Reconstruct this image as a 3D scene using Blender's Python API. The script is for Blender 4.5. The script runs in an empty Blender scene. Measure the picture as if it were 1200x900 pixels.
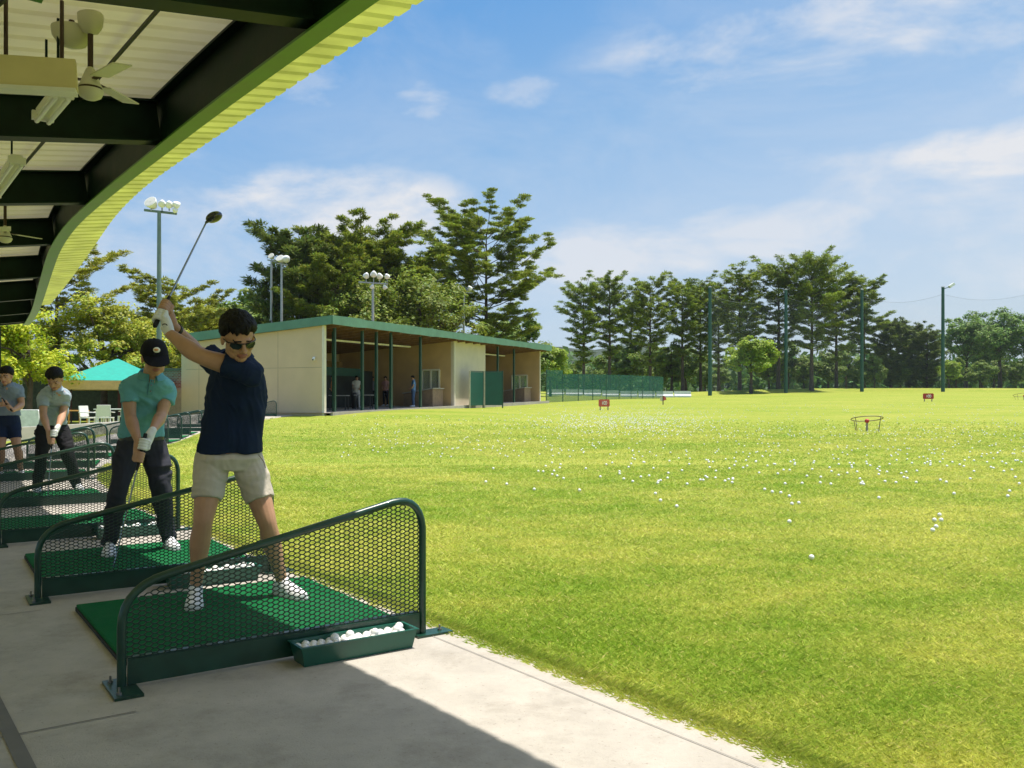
import bpy, bmesh, math, random
import numpy as np
from mathutils import Vector, Matrix, noise as mnoise
random.seed(7); RNG = np.random.default_rng(11)
R = math.radians
SC = bpy.context.scene
COL = SC.collection

# ------------------------------------------------------------------ camera model (from the photograph)
F, X0, Y0, CAMH = 1020.0, 600.0, 468.0, 1.2
def W(x, y, d):                       # point of the scene seen at (x, y) of the 1200x900 photo, d metres away
    return Vector(((x - X0) / F * d, d, CAMH - (y - Y0) / F * d))
def WG(x, y, z=0.0):                  # same, on a level z
    d = (CAMH - z) * F / (y - Y0)
    return Vector(((x - X0) / F * d, d, z))
def sstep(a, b, x):
    t = np.clip((np.asarray(x, float) - a) / (b - a), 0, 1)
    return t * t * (3 - 2 * t)
BX = [-20, 0, 25, 46, 59, 90, 160]; BY = [92, 97, 114, 124, 124, 122, 120]
def tz(x, y):                         # height of the ground
    x = np.asarray(x, float); y = np.asarray(y, float)
    yy = np.minimum(y, 135)
    base = 0.024 * 5 * np.log1p(np.exp((yy - 25) / 5)) * sstep(-19, -11, x)
    base = base + 0.25 * np.exp(-((x + 6) / 6) ** 2 - ((y - 43) / 9) ** 2)
    base = base - 0.45 * np.exp(-((x - 18) / 15) ** 2) * sstep(72, 105, y)
    yb = np.interp(x, BX, BY) + 1.5
    base = base + 0.45 * np.exp(-((y - yb) / 1.6) ** 2) * sstep(4, 20, x)
    return base
def Z(x, y): return float(tz(x, y))

# ------------------------------------------------------------------ materials
MATS = {}
def nodes_of(m):
    m.use_nodes = True
    return m.node_tree.nodes, m.node_tree.links
def mat(name, col, rough=0.6, metal=0.0, var=0.12, vscale=6.0, bump=0.0, bscale=60.0, spec=0.5, trans=0.0, col2=None, dist=0.004, coat=0.0):
    if name in MATS: return MATS[name]
    m = bpy.data.materials.new(name); n, l = nodes_of(m)
    b = n['Principled BSDF']
    b.inputs['Roughness'].default_value = rough; b.inputs['Metallic'].default_value = metal
    b.inputs['Specular IOR Level'].default_value = spec
    b.inputs['Coat Weight'].default_value = coat
    tc = n.new('ShaderNodeTexCoord'); nz = n.new('ShaderNodeTexNoise')
    nz.inputs['Scale'].default_value = vscale; nz.inputs['Detail'].default_value = 5
    l.new(tc.outputs['Object'], nz.inputs['Vector'])
    rp = n.new('ShaderNodeValToRGB'); rp.color_ramp.elements[0].position = 0.3; rp.color_ramp.elements[1].position = 0.7
    c2 = col2 or tuple(min(1, c * (1 + var)) for c in col); c1 = col if col2 else tuple(c * (1 - var) for c in col)
    rp.color_ramp.elements[0].color = (*c1, 1); rp.color_ramp.elements[1].color = (*c2, 1)
    l.new(nz.outputs['Fac'], rp.inputs['Fac']); l.new(rp.outputs['Color'], b.inputs['Base Color'])
    mr = n.new('ShaderNodeMapRange'); mr.inputs['To Min'].default_value = max(0, rough - 0.08); mr.inputs['To Max'].default_value = min(1, rough + 0.08)
    l.new(nz.outputs['Fac'], mr.inputs['Value']); l.new(mr.outputs['Result'], b.inputs['Roughness'])
    if bump:
        nb = n.new('ShaderNodeTexNoise'); nb.inputs['Scale'].default_value = bscale; nb.inputs['Detail'].default_value = 4
        l.new(tc.outputs['Object'], nb.inputs['Vector'])
        bp = n.new('ShaderNodeBump'); bp.inputs['Strength'].default_value = bump; bp.inputs['Distance'].default_value = dist
        l.new(nb.outputs['Fac'], bp.inputs['Height']); l.new(bp.outputs['Normal'], b.inputs['Normal'])
    if trans:
        tr = n.new('ShaderNodeBsdfTranslucent'); l.new(rp.outputs['Color'], tr.inputs['Color'])
        mx = n.new('ShaderNodeMixShader'); mx.inputs['Fac'].default_value = trans
        l.new(b.outputs[0], mx.inputs[1]); l.new(tr.outputs[0], mx.inputs[2])
        l.new(mx.outputs[0], n['Material Output'].inputs['Surface'])
    MATS[name] = m
    return m
def leaf_mat(name, trans=0.35, rough=0.55):
    m = bpy.data.materials.new(name); n, l = nodes_of(m); b = n['Principled BSDF']
    at = n.new('ShaderNodeVertexColor'); at.layer_name = 'Col'
    l.new(at.outputs['Color'], b.inputs['Base Color']); b.inputs['Roughness'].default_value = rough
    b.inputs['Specular IOR Level'].default_value = 0.3
    tr = n.new('ShaderNodeBsdfTranslucent'); l.new(at.outputs['Color'], tr.inputs['Color'])
    mx = n.new('ShaderNodeMixShader'); mx.inputs['Fac'].default_value = trans
    l.new(b.outputs[0], mx.inputs[1]); l.new(tr.outputs[0], mx.inputs[2]); l.new(mx.outputs[0], n['Material Output'].inputs['Surface'])
    return m
def net_mat(name, col, alpha):
    m = bpy.data.materials.new(name); n, l = nodes_of(m); b = n['Principled BSDF']
    b.inputs['Base Color'].default_value = (*col, 1); b.inputs['Roughness'].default_value = 0.8
    t = n.new('ShaderNodeBsdfTransparent'); mx = n.new('ShaderNodeMixShader')
    tc = n.new('ShaderNodeTexCoord'); nz = n.new('ShaderNodeTexNoise'); nz.inputs['Scale'].default_value = 0.7
    l.new(tc.outputs['Object'], nz.inputs['Vector'])
    mr = n.new('ShaderNodeMapRange'); mr.inputs['To Min'].default_value = alpha * 0.8; mr.inputs['To Max'].default_value = min(1, alpha * 1.2)
    l.new(nz.outputs['Fac'], mr.inputs['Value']); l.new(mr.outputs['Result'], mx.inputs['Fac'])
    l.new(t.outputs[0], mx.inputs[1]); l.new(b.outputs[0], mx.inputs[2]); l.new(mx.outputs[0], n['Material Output'].inputs['Surface'])
    return m

# ------------------------------------------------------------------ mesh helpers
class MB:
    def __init__(s): s.v = []; s.f = []
    def add(s, vs, fs):
        o = len(s.v); s.v += [tuple(v) for v in vs]; s.f += [tuple(i + o for i in f) for f in fs]; return s
    def box(s, c, size, M=None):
        hx, hy, hz = (q / 2 for q in size); c = Vector(c)
        vs = [Vector((x, y, z)) for x in (-hx, hx) for y in (-hy, hy) for z in (-hz, hz)]
        if M is not None: vs = [M @ v for v in vs]
        return s.add([c + v for v in vs], [(0, 1, 3, 2), (4, 6, 7, 5), (0, 4, 5, 1), (2, 3, 7, 6), (0, 2, 6, 4), (1, 5, 7, 3)])
    def beam(s, p, q, w, h, up=(0, 0, 1)):
        p = Vector(p); q = Vector(q); d = (q - p).normalized(); sd = d.cross(Vector(up))
        if sd.length < 1e-5: sd = d.cross(Vector((1, 0, 0)))
        sd.normalize(); u = sd.cross(d)
        vs = []
        for e in (p, q):
            for a, b in ((-1, -1), (1, -1), (1, 1), (-1, 1)): vs.append(e + sd * a * w / 2 + u * b * h / 2)
        return s.add(vs, [(3, 2, 1, 0), (4, 5, 6, 7), (0, 1, 5, 4), (1, 2, 6, 5), (2, 3, 7, 6), (3, 0, 4, 7)])
    def rings(s, rs, cap=True, closed=True):
        n = len(rs[0]); o = len(s.v)
        for r in rs: s.v += [tuple(p) for p in r]
        for i in range(len(rs) - 1):
            for k in range(n if closed else n - 1):
                a = o + i * n + k; b = o + i * n + (k + 1) % n
                s.f.append((a, b, b + n, a + n))
        if cap:
            s.f.append(tuple(o + k for k in range(n))[::-1]); s.f.append(tuple(o + (len(rs) - 1) * n + k for k in range(n)))
        return s
    def tube(s, pts, rad, seg=10, cap=True, flat=None):
        pts = [Vector(p) for p in pts]
        if not hasattr(rad, '__len__'): rad = [rad] * len(pts)
        rs = []; prev = None
        for i, p in enumerate(pts):
            d = (pts[min(i + 1, len(pts) - 1)] - pts[max(i - 1, 0)]).normalized()
            if prev is None:
                a = d.cross(Vector((0, 0, 1)))
                if a.length < 0.05: a = d.cross(Vector((0, 1, 0)))
            else: a = prev - d * prev.dot(d)
            a.normalize(); b = d.cross(a); prev = a
            rs.append([p + (a * math.cos(t) + b * math.sin(t)) * rad[i] for t in [2 * math.pi * k / seg for k in range(seg)]])
        return s.rings(rs, cap)
    def limb(s, pts, rad, seg=14, sub=5):           # smooth tapered limb with rounded ends
        pts = [Vector(p) for p in pts]; P = []; Q = []
        n = len(pts)
        for i in range(n - 1):
            p0, p1, p2, p3 = pts[max(i - 1, 0)], pts[i], pts[i + 1], pts[min(i + 2, n - 1)]
            r0, r1, r2, r3 = rad[max(i - 1, 0)], rad[i], rad[i + 1], rad[min(i + 2, n - 1)]
            for k in range(sub):
                t = k / sub; t2 = t * t; t3 = t2 * t
                cr = lambda a, b, c, d: 0.5 * (2 * b + (c - a) * t + (2 * a - 5 * b + 4 * c - d) * t2 + (3 * b - a - 3 * c + d) * t3)
                P.append(cr(p0, p1, p2, p3)); Q.append(cr(r0, r1, r2, r3))
        P.append(pts[-1]); Q.append(rad[-1])
        d0 = (P[1] - P[0]).normalized(); d1 = (P[-1] - P[-2]).normalized()
        a = [(P[0] - d0 * Q[0] * math.sin(t), Q[0] * math.cos(t)) for t in (1.45, 0.9, 0.45)]
        b = [(P[-1] + d1 * Q[-1] * math.sin(t), Q[-1] * math.cos(t)) for t in (0.45, 0.9, 1.45)]
        PP = [x[0] for x in a] + P + [x[0] for x in b]; QQ = [x[1] for x in a] + Q + [x[1] for x in b]
        return s.tube(PP, QQ, seg)
    def ell(s, c, r, M=None, nu=16, nv=10):
        c = Vector(c); rs = []
        for j in range(1, nv):
            ph = math.pi * j / nv
            ring = []
            for k in range(nu):
                th = 2 * math.pi * k / nu
                v = Vector((r[0] * math.sin(ph) * math.cos(th), r[1] * math.sin(ph) * math.sin(th), -r[2] * math.cos(ph)))
                ring.append(c + (M @ v if M is not None else v))
            rs.append(ring)
        return s.rings(rs, True)
    def lathe(s, c, prof, seg=20, M=None):           # profile (r, z) about z
        c = Vector(c); rs = []
        for r, z in prof:
            ring = []
            for k in range(seg):
                v = Vector((r * math.cos(2 * math.pi * k / seg), r * math.sin(2 * math.pi * k / seg), z))
                ring.append(c + (M @ v if M is not None else v))
            rs.append(ring)
        return s.rings(rs, True)
    def poly(s, pts, thick, nrm):                    # extruded polygon
        n = len(pts); d = Vector(nrm).normalized() * thick
        vs = [Vector(p) for p in pts]; vs += [v + d for v in vs]
        fs = [tuple(range(n))[::-1], tuple(range(n, 2 * n))] + [(i, (i + 1) % n, (i + 1) % n + n, i + n) for i in range(n)]
        return s.add(vs, fs)
    def mesh(s, name, base=(0, 0, 0), smooth=False):
        me = bpy.data.meshes.new(name); b = Vector(base)
        me.from_pydata([(v[0] - b.x, v[1] - b.y, v[2] - b.z) for v in s.v], [], s.f)
        bm = bmesh.new(); bm.from_mesh(me); bmesh.ops.recalc_face_normals(bm, faces=bm.faces); bm.to_mesh(me); bm.free()
        if smooth:
            me.polygons.foreach_set('use_smooth', [True] * len(me.polygons))
            try: me.set_sharp_from_angle(angle=R(40))
            except Exception: pass
        return me

def tag(o, label=None, cat=None, group=None, kind=None):
    if label: o['label'] = label
    if cat: o['category'] = cat
    if group: o['group'] = group
    if kind: o['kind'] = kind
    return o
def link(name, me, m=None, parent=None, loc=None):
    o = bpy.data.objects.new(name, me); COL.objects.link(o)
    if m is not None and me is not None:
        for q in (m if isinstance(m, (list, tuple)) else [m]): me.materials.append(q)
    if parent is not None: o.parent = parent
    if loc is not None: o.location = loc
    return o
def part(name, mb, m, parent, base=(0, 0, 0), smooth=False):      # a child of a thing standing at base
    return link(name, mb.mesh(name, base, smooth), m, parent)
def subpart(name, mb, m, parent, base=(0, 0, 0), smooth=False):
    return link(name, mb.mesh(name, base, smooth), m, parent)
def single(name, mb, m, base, smooth=False):
    return link(name, mb.mesh(name, base, smooth), m, None, base)
def empty(name, loc=(0, 0, 0), rz=0.0):
    o = bpy.data.objects.new(name, None); COL.objects.link(o); o.location = loc; o.rotation_euler = (0, 0, rz); o.empty_display_size = 0.2
    return o
CH = {}
def children(o): return [c for c in bpy.data.objects if c.parent == o]
def copy_tree(o, parent=None, kids=None):
    c = o.copy(); COL.objects.link(c)
    if parent is not None: c.parent = parent
    for ch in children(o): copy_tree(ch, c)
    return c
def remesh(mb, voxel, smooth_it=3, base=(0, 0, 0), disp=None, name='m'):
    """fuse overlapping closed shapes into ONE continuous surface"""
    me = mb.mesh(name + '_src'); o = bpy.data.objects.new('tmp', me); COL.objects.link(o)
    md = o.modifiers.new('r', 'REMESH'); md.mode = 'VOXEL'; md.voxel_size = voxel; md.use_smooth_shade = True
    if smooth_it:
        sm = o.modifiers.new('s', 'SMOOTH'); sm.factor = 0.5; sm.iterations = smooth_it
    dg = bpy.context.evaluated_depsgraph_get()
    out = bpy.data.meshes.new_from_object(o.evaluated_get(dg)); out.name = name
    bpy.data.objects.remove(o); bpy.data.meshes.remove(me); out.materials.clear()
    if disp:
        n = len(out.vertices); co = np.empty(n * 3, 'f'); no = np.empty(n * 3, 'f')
        out.vertices.foreach_get('co', co); out.vertices.foreach_get('normal', no)
        co = co.reshape(-1, 3); no = no.reshape(-1, 3)
        a = np.array([disp(Vector(p)) for p in co], 'f'); co = co + no * a[:, None]
        out.vertices.foreach_set('co', co.ravel())
    b = Vector(base); out.transform(Matrix.Translation(-b))
    out.polygons.foreach_set('use_smooth', [True] * len(out.polygons)); out.update()
    return out
def vnoise(p): return mnoise.noise(Vector(p))
def quadmesh(name, V, Fq, smooth=False):             # numpy verts (n,3), faces (m,k)
    me = bpy.data.meshes.new(name); k = Fq.shape[1]
    me.vertices.add(len(V)); me.vertices.foreach_set('co', np.asarray(V, 'f').ravel())
    me.loops.add(Fq.size); me.loops.foreach_set('vertex_index', Fq.ravel().astype('i'))
    me.polygons.add(len(Fq)); me.polygons.foreach_set('loop_start', np.arange(0, Fq.size, k, dtype='i'))
    if smooth: me.polygons.foreach_set('use_smooth', [True] * len(Fq))
    me.update(calc_edges=True); me.validate()
    return me
def set_colors(me, C):                               # per-vertex colours
    a = me.color_attributes.new('Col', 'FLOAT_COLOR', 'POINT')
    c = np.ones((len(me.vertices), 4), 'f'); c[:, :3] = C; a.data.foreach_set('color', c.ravel())
SUNE, SKYS, EXPO = 4.0, .13, .72
CLOUDC = (3.75, 3.8, 3.95)
# ------------------------------------------------------------------ row of bays
P = [Vector(p) for p in ((-.455, 4.42), (-1.66, 6.0), (-3.05, 7.95), (-4.59, 10.03), (-6.33, 13.0), (-7.2, 15.0), (-8.0, 17.2),
     (-8.5, 19.6), (-8.85, 22.4), (-9.3, 24.5), (-9.79, 26.5), (-10.15, 28.5), (-10.45, 31), (-10.62, 33.5), (-10.7, 36), (-10.42, 38.5))]
TAN = []
for i in range(len(P)):
    a = P[max(i - 1, 0)]; b = P[min(i + 1, len(P) - 1)]; TAN.append((b - a).normalized())
TAN[0] = Vector((-.575, .818)).normalized(); TAN[1] = Vector((-.56, .83)).normalized()
NRM = [Vector((t.y, -t.x)) for t in TAN]
EDGE = [P[0] - Vector((-.606, .795)) * 16] + P + [P[-1] + Vector((.35, .93)) * 3]
EX = [(p.x + .17) for p in EDGE]; EYv = [p.y + .1 for p in EDGE]
def xedge(y): return np.interp(y, EYv, EX)

# ------------------------------------------------------------------ ground
grassM = bpy.data.materials.new('turf'); n, l = nodes_of(grassM); b = n['Principled BSDF']
tc = n.new('ShaderNodeTexCoord')
def noi(scale, det=5, vec=None, rough=.6):
    q = n.new('ShaderNodeTexNoise'); q.inputs['Scale'].default_value = scale; q.inputs['Detail'].default_value = det; q.inputs['Roughness'].default_value = rough
    l.new(vec if vec is not None else tc.outputs['Object'], q.inputs['Vector']); return q
mp = n.new('ShaderNodeMapping'); mp.inputs['Scale'].default_value = (.35, 1.1, 1); l.new(tc.outputs['Object'], mp.inputs['Vector'])
n1 = noi(.42, 6, mp.outputs[0]); n2 = noi(2.6, 5); n3 = noi(42, 4)
r1 = n.new('ShaderNodeValToRGB'); r1.color_ramp.elements[0].position = .36; r1.color_ramp.elements[1].position = .66
r1.color_ramp.elements[0].color = (.17, .25, .022, 1); r1.color_ramp.elements[1].color = (.325, .33, .062, 1)
ad = n.new('ShaderNodeMath'); ad.operation = 'MULTIPLY_ADD'; ad.inputs[1].default_value = .45; l.new(n2.outputs['Fac'], ad.inputs[0])
sb = n.new('ShaderNodeMath'); sb.operation = 'MULTIPLY'; sb.inputs[1].default_value = .6; l.new(n1.outputs['Fac'], sb.inputs[0]); l.new(sb.outputs[0], ad.inputs[2])
l.new(ad.outputs[0], r1.inputs['Fac'])
mx = n.new('ShaderNodeMixRGB'); mx.blend_type = 'OVERLAY'; mx.inputs['Fac'].default_value = .55
l.new(r1.outputs[0], mx.inputs[1]); l.new(n3.outputs['Fac'], mx.inputs[2]); l.new(mx.outputs[0], b.inputs['Base Color'])
b.inputs['Roughness'].default_value = .9; b.inputs['Specular IOR Level'].default_value = .1
bp = n.new('ShaderNodeBump'); bp.inputs['Strength'].default_value = .6; bp.inputs['Distance'].default_value = .03
l.new(n3.outputs['Fac'], bp.inputs['Height']); l.new(bp.outputs[0], b.inputs['Normal'])

def grid_axis(a, b, c, d, fine, coarse):
    return np.unique(np.concatenate([np.linspace(a, b, coarse), np.linspace(b, c, fine), np.linspace(c, d, coarse)]))
gx = grid_axis(-600, -40, 70, 680, 140, 22); gy = grid_axis(-120, -8, 150, 780, 190, 26)
GX, GY = np.meshgrid(gx, gy); GZ = tz(GX, GY)
inside = sstep(0.0, .25, xedge(GY) - GX) * sstep(-2.6, -2.3, (GX - xedge(GY)) / (1 + 3 * sstep(23, 19, GY))) * sstep(42, 40, GY)
GZ = GZ - .035 - .03 * inside
V = np.stack([GX, GY, GZ], -1).reshape(-1, 3); ny, nx = GX.shape
ii = (np.arange(ny - 1)[:, None] * nx + np.arange(nx - 1)[None, :]).ravel()
fld = link('field', quadmesh('field', V, np.stack([ii, ii + 1, ii + nx + 1, ii + nx], -1), True), grassM)
tag(fld, 'sunlit yellow green driving range lawn with worn patches', 'field', kind='structure')

# concrete slab under the bays
conc = bpy.data.materials.new('worn_concrete'); n, l = nodes_of(conc); b = n['Principled BSDF']; tc = n.new('ShaderNodeTexCoord')
a1 = noi(.7, 8); a2 = noi(5, 8, rough=.7); a3 = noi(130, 3)
r = n.new('ShaderNodeValToRGB'); r.color_ramp.elements[0].position = .3; r.color_ramp.elements[1].position = .72
r.color_ramp.elements[0].color = (.33, .305, .268, 1); r.color_ramp.elements[1].color = (.53, .485, .425, 1)
ad = n.new('ShaderNodeMath'); ad.operation = 'ADD'; l.new(a1.outputs['Fac'], ad.inputs[0]); l.new(a2.outputs['Fac'], ad.inputs[1])
hf = n.new('ShaderNodeMath'); hf.operation = 'MULTIPLY'; hf.inputs[1].default_value = .5; l.new(ad.outputs[0], hf.inputs[0]); l.new(hf.outputs[0], r.inputs['Fac'])
st = noi(2.3, 6, rough=.75); sr = n.new('ShaderNodeValToRGB'); sr.color_ramp.elements[0].position = .5; sr.color_ramp.elements[1].position = .72
sr.color_ramp.elements[0].color = (1, 1, 1, 1); sr.color_ramp.elements[1].color = (.5, .48, .44, 1); l.new(st.outputs['Fac'], sr.inputs['Fac'])
m1 = n.new('ShaderNodeMixRGB'); m1.blend_type = 'MULTIPLY'; m1.inputs['Fac'].default_value = .5; l.new(r.outputs[0], m1.inputs[1]); l.new(sr.outputs[0], m1.inputs[2])
sp = noi(55, 2); sq = n.new('ShaderNodeValToRGB'); sq.color_ramp.elements[0].position = .28; sq.color_ramp.elements[1].position = .36
sq.color_ramp.elements[0].color = (.55, .53, .5, 1); sq.color_ramp.elements[1].color = (1, 1, 1, 1); l.new(sp.outputs['Fac'], sq.inputs['Fac'])
m2 = n.new('ShaderNodeMixRGB'); m2.blend_type = 'MULTIPLY'; m2.inputs['Fac'].default_value = .5; l.new(m1.outputs[0], m2.inputs[1]); l.new(sq.outputs[0], m2.inputs[2])
l.new(m2.outputs[0], b.inputs['Base Color']); b.inputs['Roughness'].default_value = .85; b.inputs['Specular IOR Level'].default_value = .25
bp = n.new('ShaderNodeBump'); bp.inputs['Strength'].default_value = .35; bp.inputs['Distance'].default_value = .006
l.new(a3.outputs['Fac'], bp.inputs['Height']); l.new(bp.outputs[0], b.inputs['Normal'])
ys = np.concatenate([np.arange(-7, 40.1, .25)]); ws = np.array([-.0, 0.001, .1, .4, 1, 2, 3, 4.5, 6, 8, 10])
SX = xedge(ys)[:, None] - ws[None, :] * (1 - .72 * sstep(19, 23, ys))[:, None]; SY = np.repeat(ys[:, None], len(ws), 1); SZ = tz(SX, SY)
SX[:, 0] = SX[:, 1]; SZ[:, 0] -= .16
V = np.stack([SX, SY, SZ], -1).reshape(-1, 3); ny, nx = SX.shape
ii = (np.arange(ny - 1)[:, None] * nx + np.arange(nx - 1)[None, :]).ravel()
slab = link('concrete_walkway', quadmesh('concrete_walkway', V, np.stack([ii, ii + nx, ii + nx + 1, ii + 1], -1)), conc)
tag(slab, 'worn grey concrete walkway under the hitting bays', 'walkway', kind='structure')
# joints cut in the slab: thin darker strips
jm = mat('joint_filler', (.17, .16, .145), .95)
mb = MB()
def strip_on(p, q, w, lift=.004):
    p = Vector(p); q = Vector(q); d = (q - p).normalized(); s = Vector((-d.y, d.x)) * w / 2; k = max(2, int((q - p).length / .5))
    vs = []
    for i in range(k + 1):
        c = p.lerp(q, i / k)
        for e in (c - s, c + s): vs.append((e.x, e.y, Z(e.x, e.y) + lift))
    mb.add(vs, [(2 * i, 2 * i + 1, 2 * i + 3, 2 * i + 2) for i in range(k)])
for k in range(-1, 8):
    pk = P[k] if k >= 0 else P[0] - Vector((-.606, .795)) * 2.0
    nk = NRM[max(k, 0)]; tk = TAN[max(k, 0)]
    o_ = pk - tk * .32
    strip_on(o_ - nk * 1.43, o_ - nk * 6, .007)

pv_ = None
for yy in np.arange(-4, 14, .5):
    a_ = (float(xedge(yy)) - .21, yy)
    if pv_: strip_on(pv_, a_, .004)
    pv_ = a_
q0 = WG(0, 822); q1 = WG(45, 897)
strip_on((q0.x - .9, q0.y + 1.15), (q1.x + .3, q1.y - .45), .05)
strip_on((q0.x - 1.1, q0.y + 1.15), (q1.x + .1, q1.y - .45), .012)
jo = link('walkway_joint', mb.mesh('walkway_joint'), jm); tag(jo, 'dark filled joints in the concrete walkway', 'joint', kind='structure')

# real grass blades near the walkway
def blades(N, ymin, ymax):
    y = ymin * (ymax / ymin) ** RNG.random(N); y = np.where(y > 16, y * (1 + .6 * RNG.random(N) ** 2), y); x = xedge(y) + RNG.random(N) * (2.2 + y * 1.25) - .02
    z = tz(x, y) - .04
    pn = np.array([0.0]); 
    hgt = (.015 + .018 * RNG.random(N)) * (.8 + .02 * y) * (1 + .0 * y); wid = .0011 + .0004 * y
    edge = RNG.random(N) < .05; x = np.where(edge, xedge(y) - .035 + .025 * np.sin(y * 9) * np.sin(y * 23 + 1) + .09 * RNG.random(N), x); z = tz(x, y) - .04; hgt = np.where(edge, hgt * 2.3, hgt)
    hgt = np.minimum(hgt * (1 + y * .01), .055)
    a = RNG.random(N) * 2 * np.pi; b = RNG.random(N) * 2 * np.pi; lean = hgt * (.4 + 1.5 * RNG.random(N))
    dx = np.cos(a) * wid; dy = np.sin(a) * wid; lx = np.cos(b) * lean; ly = np.sin(b) * lean
    v = np.empty((N, 4, 3))
    v[:, 0] = np.stack([x - dx, y - dy, z], -1); v[:, 1] = np.stack([x + dx, y + dy, z], -1)
    v[:, 2] = np.stack([x + dx * .7 + lx * .4, y + dy * .7 + ly * .4, z + hgt * .65], -1); v[:, 3] = np.stack([x + lx, y + ly, z + hgt], -1)
    base = np.arange(N)[:, None] * 4
    f = np.concatenate([base + np.array([[0, 1, 2]]), base + np.array([[0, 2, 3]])], 0)
    # patches of lusher and drier grass
    def lown(s, ox): return np.sin(x * s + ox + 1.7 * np.sin(y * s * .8 + ox)) * np.sin(y * s * 1.3 + 2.1 * ox + 1.3 * np.sin(x * s * .6))
    t = np.clip(.50 + .27 * lown(.55, .3) + .24 * lown(1.7, 1.9) + .2 * lown(4.1, 4) + .12 * lown(9, 2) + RNG.normal(0, .16, N), 0, 1)[:, None]
    c = (1 - t) * np.array([.31, .46, .05]) + t * np.array([.68, .67, .15])
    dry = RNG.random((N, 1)) < (.02 + .06 * t); c = np.where(dry, np.array([.70, .64, .22]), c)
    c = np.minimum(c * (.7 + .5 * RNG.random((N, 1))), .85)
    return v.reshape(-1, 3), f, np.repeat(c, 4, 0)
v, f, c = blades(1250000, 1.6, 24)
me = quadmesh('grass', v, f); set_colors(me, c)
g = link('grass', me, leaf_mat('grass_blade', .4)); tag(g, 'short mown grass with yellow worn patches beside the walkway', 'grass', kind='stuff')

# hills far behind
hm = mat('wooded_hill', (.03, .05, .025), .95, var=.4, vscale=.05, bump=1, bscale=.15, dist=6)
mb = MB(); 
hx = np.linspace(-590, 670, 120); rows = []
for j, (yy, hh) in enumerate(((330, 0), (380, .55), (430, .9), (480, 1), (600, .5), (700, 0))):
    rows.append([Vector((x, yy + 25 * math.sin(x * .011), 2 + hh * (19 + 6 * math.sin(x * .012 + 1) + 4 * math.sin(x * .031) + 2 * math.sin(x * .11)) * (1 - .55 * float(sstep(60, 260, x))))) for x in hx])
mb.rings(rows, cap=False, closed=False)
tag(link('hills', mb.mesh('hills', smooth=True), hm), 'low wooded hills far behind the trees', 'hills', kind='structure')
# ------------------------------------------------------------------ bay furniture
greenP = mat('green_paint', (.008, .045, .028), .32, var=.25, vscale=9, bump=.12, bscale=40, coat=.15)
meshM = mat('green_wire', (.008, .03, .02), .4)
boltM = mat('bolt_steel', (.25, .24, .22), .4, metal=.8)
LEN = 1.42
def bez(p, c, q, k=6): return [p * (1 - t) ** 2 + c * 2 * t * (1 - t) + q * t * t for t in [i / k for i in range(k + 1)]]
def make_divider():
    root = empty('bay_divider')
    v = lambda x, z: Vector((x, 0, z))
    slope = lambda x: .44 + (x + 1.30) * (.70 - .44) / (1.20)
    path = [v(-LEN, 0), v(-LEN, .24)] + bez(v(-LEN, .25), v(-LEN, .415), v(-1.24, slope(-1.24)), 7) + bez(v(-.22, slope(-.22)), v(-.02, .735), v(0, .55), 8) + [v(0, 0)]
    part('frame', MB().tube(path, .0185, 12), greenP, root, smooth=True)
    # kick plate
    part('kick_plate', MB().box((-LEN / 2, 0, .066), (LEN - .045, .022, .105)).box((-LEN / 2, .014, .121), (LEN - .05, .03, .006)), greenP, root)
    top = lambda x: min(slope(x), .44 if x < -1.3 else 9, .24 + .0 + (math.sqrt(max(0, .03 - (x + 1.24) ** 2)) if x < -1.24 else 9)) if x < -1.2 else (slope(x) if x < -.2 else .70 - ((x + .2) / .2) ** 2 * .12)
    m_ = MB(); cw, rh, r = .050, .0102, .0021
    def seg(ax, az, bx, bz):
        for k in range(1):
            if min(ax, bx) < -LEN or max(ax, bx) > 0: return
            if az > top(ax) or bz > top(bx): return
            m_.beam((ax, 0, az), (bx, 0, bz), .0048, .0046, up=(0, 1, 0))
    row = 0; z = .118
    while z < .72:
        off = 0 if row % 2 == 0 else cw / 2
        x = -LEN - cw + off
        while x < cw:
            # flattened hexagon strand: low flat, up-slope, high flat, down-slope
            f1 = cw * .26
            seg(x, z, x + f1, z)                                   # flat
            seg(x + f1, z, x + cw / 2, z + rh); seg(x, z, x - (cw / 2 - f1), z + rh)
            x += cw
        z += rh; row += 1
    part('wire_mesh', m_, meshM, root)
    for x in (-LEN, 0):
        ft = MB().box((x - .0, -.02 if x else .0, .006), (.11, .27, .012)) if x else MB().box((.05, 0, .006), (.2, .1, .012))
        p = part('foot_plate', ft, greenP, root)
        for yy in ((-.11, .07) if x else (0,)):
            bl = MB(); bx = (x - .03) if x else .1
            bl.lathe((bx, yy, .012), [(.011, 0), (.011, .009), (.005, .009), (.005, .028), (.001, .03)], 8)
            subpart('bolt', bl, boltM, p, smooth=True)
    return root
def bay_xf(i, n=0.0, t=0.0):
    p = P[i] + NRM[i] * n + TAN[i] * t
    return Vector((p.x, p.y, Z(p.x, p.y)))
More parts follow.
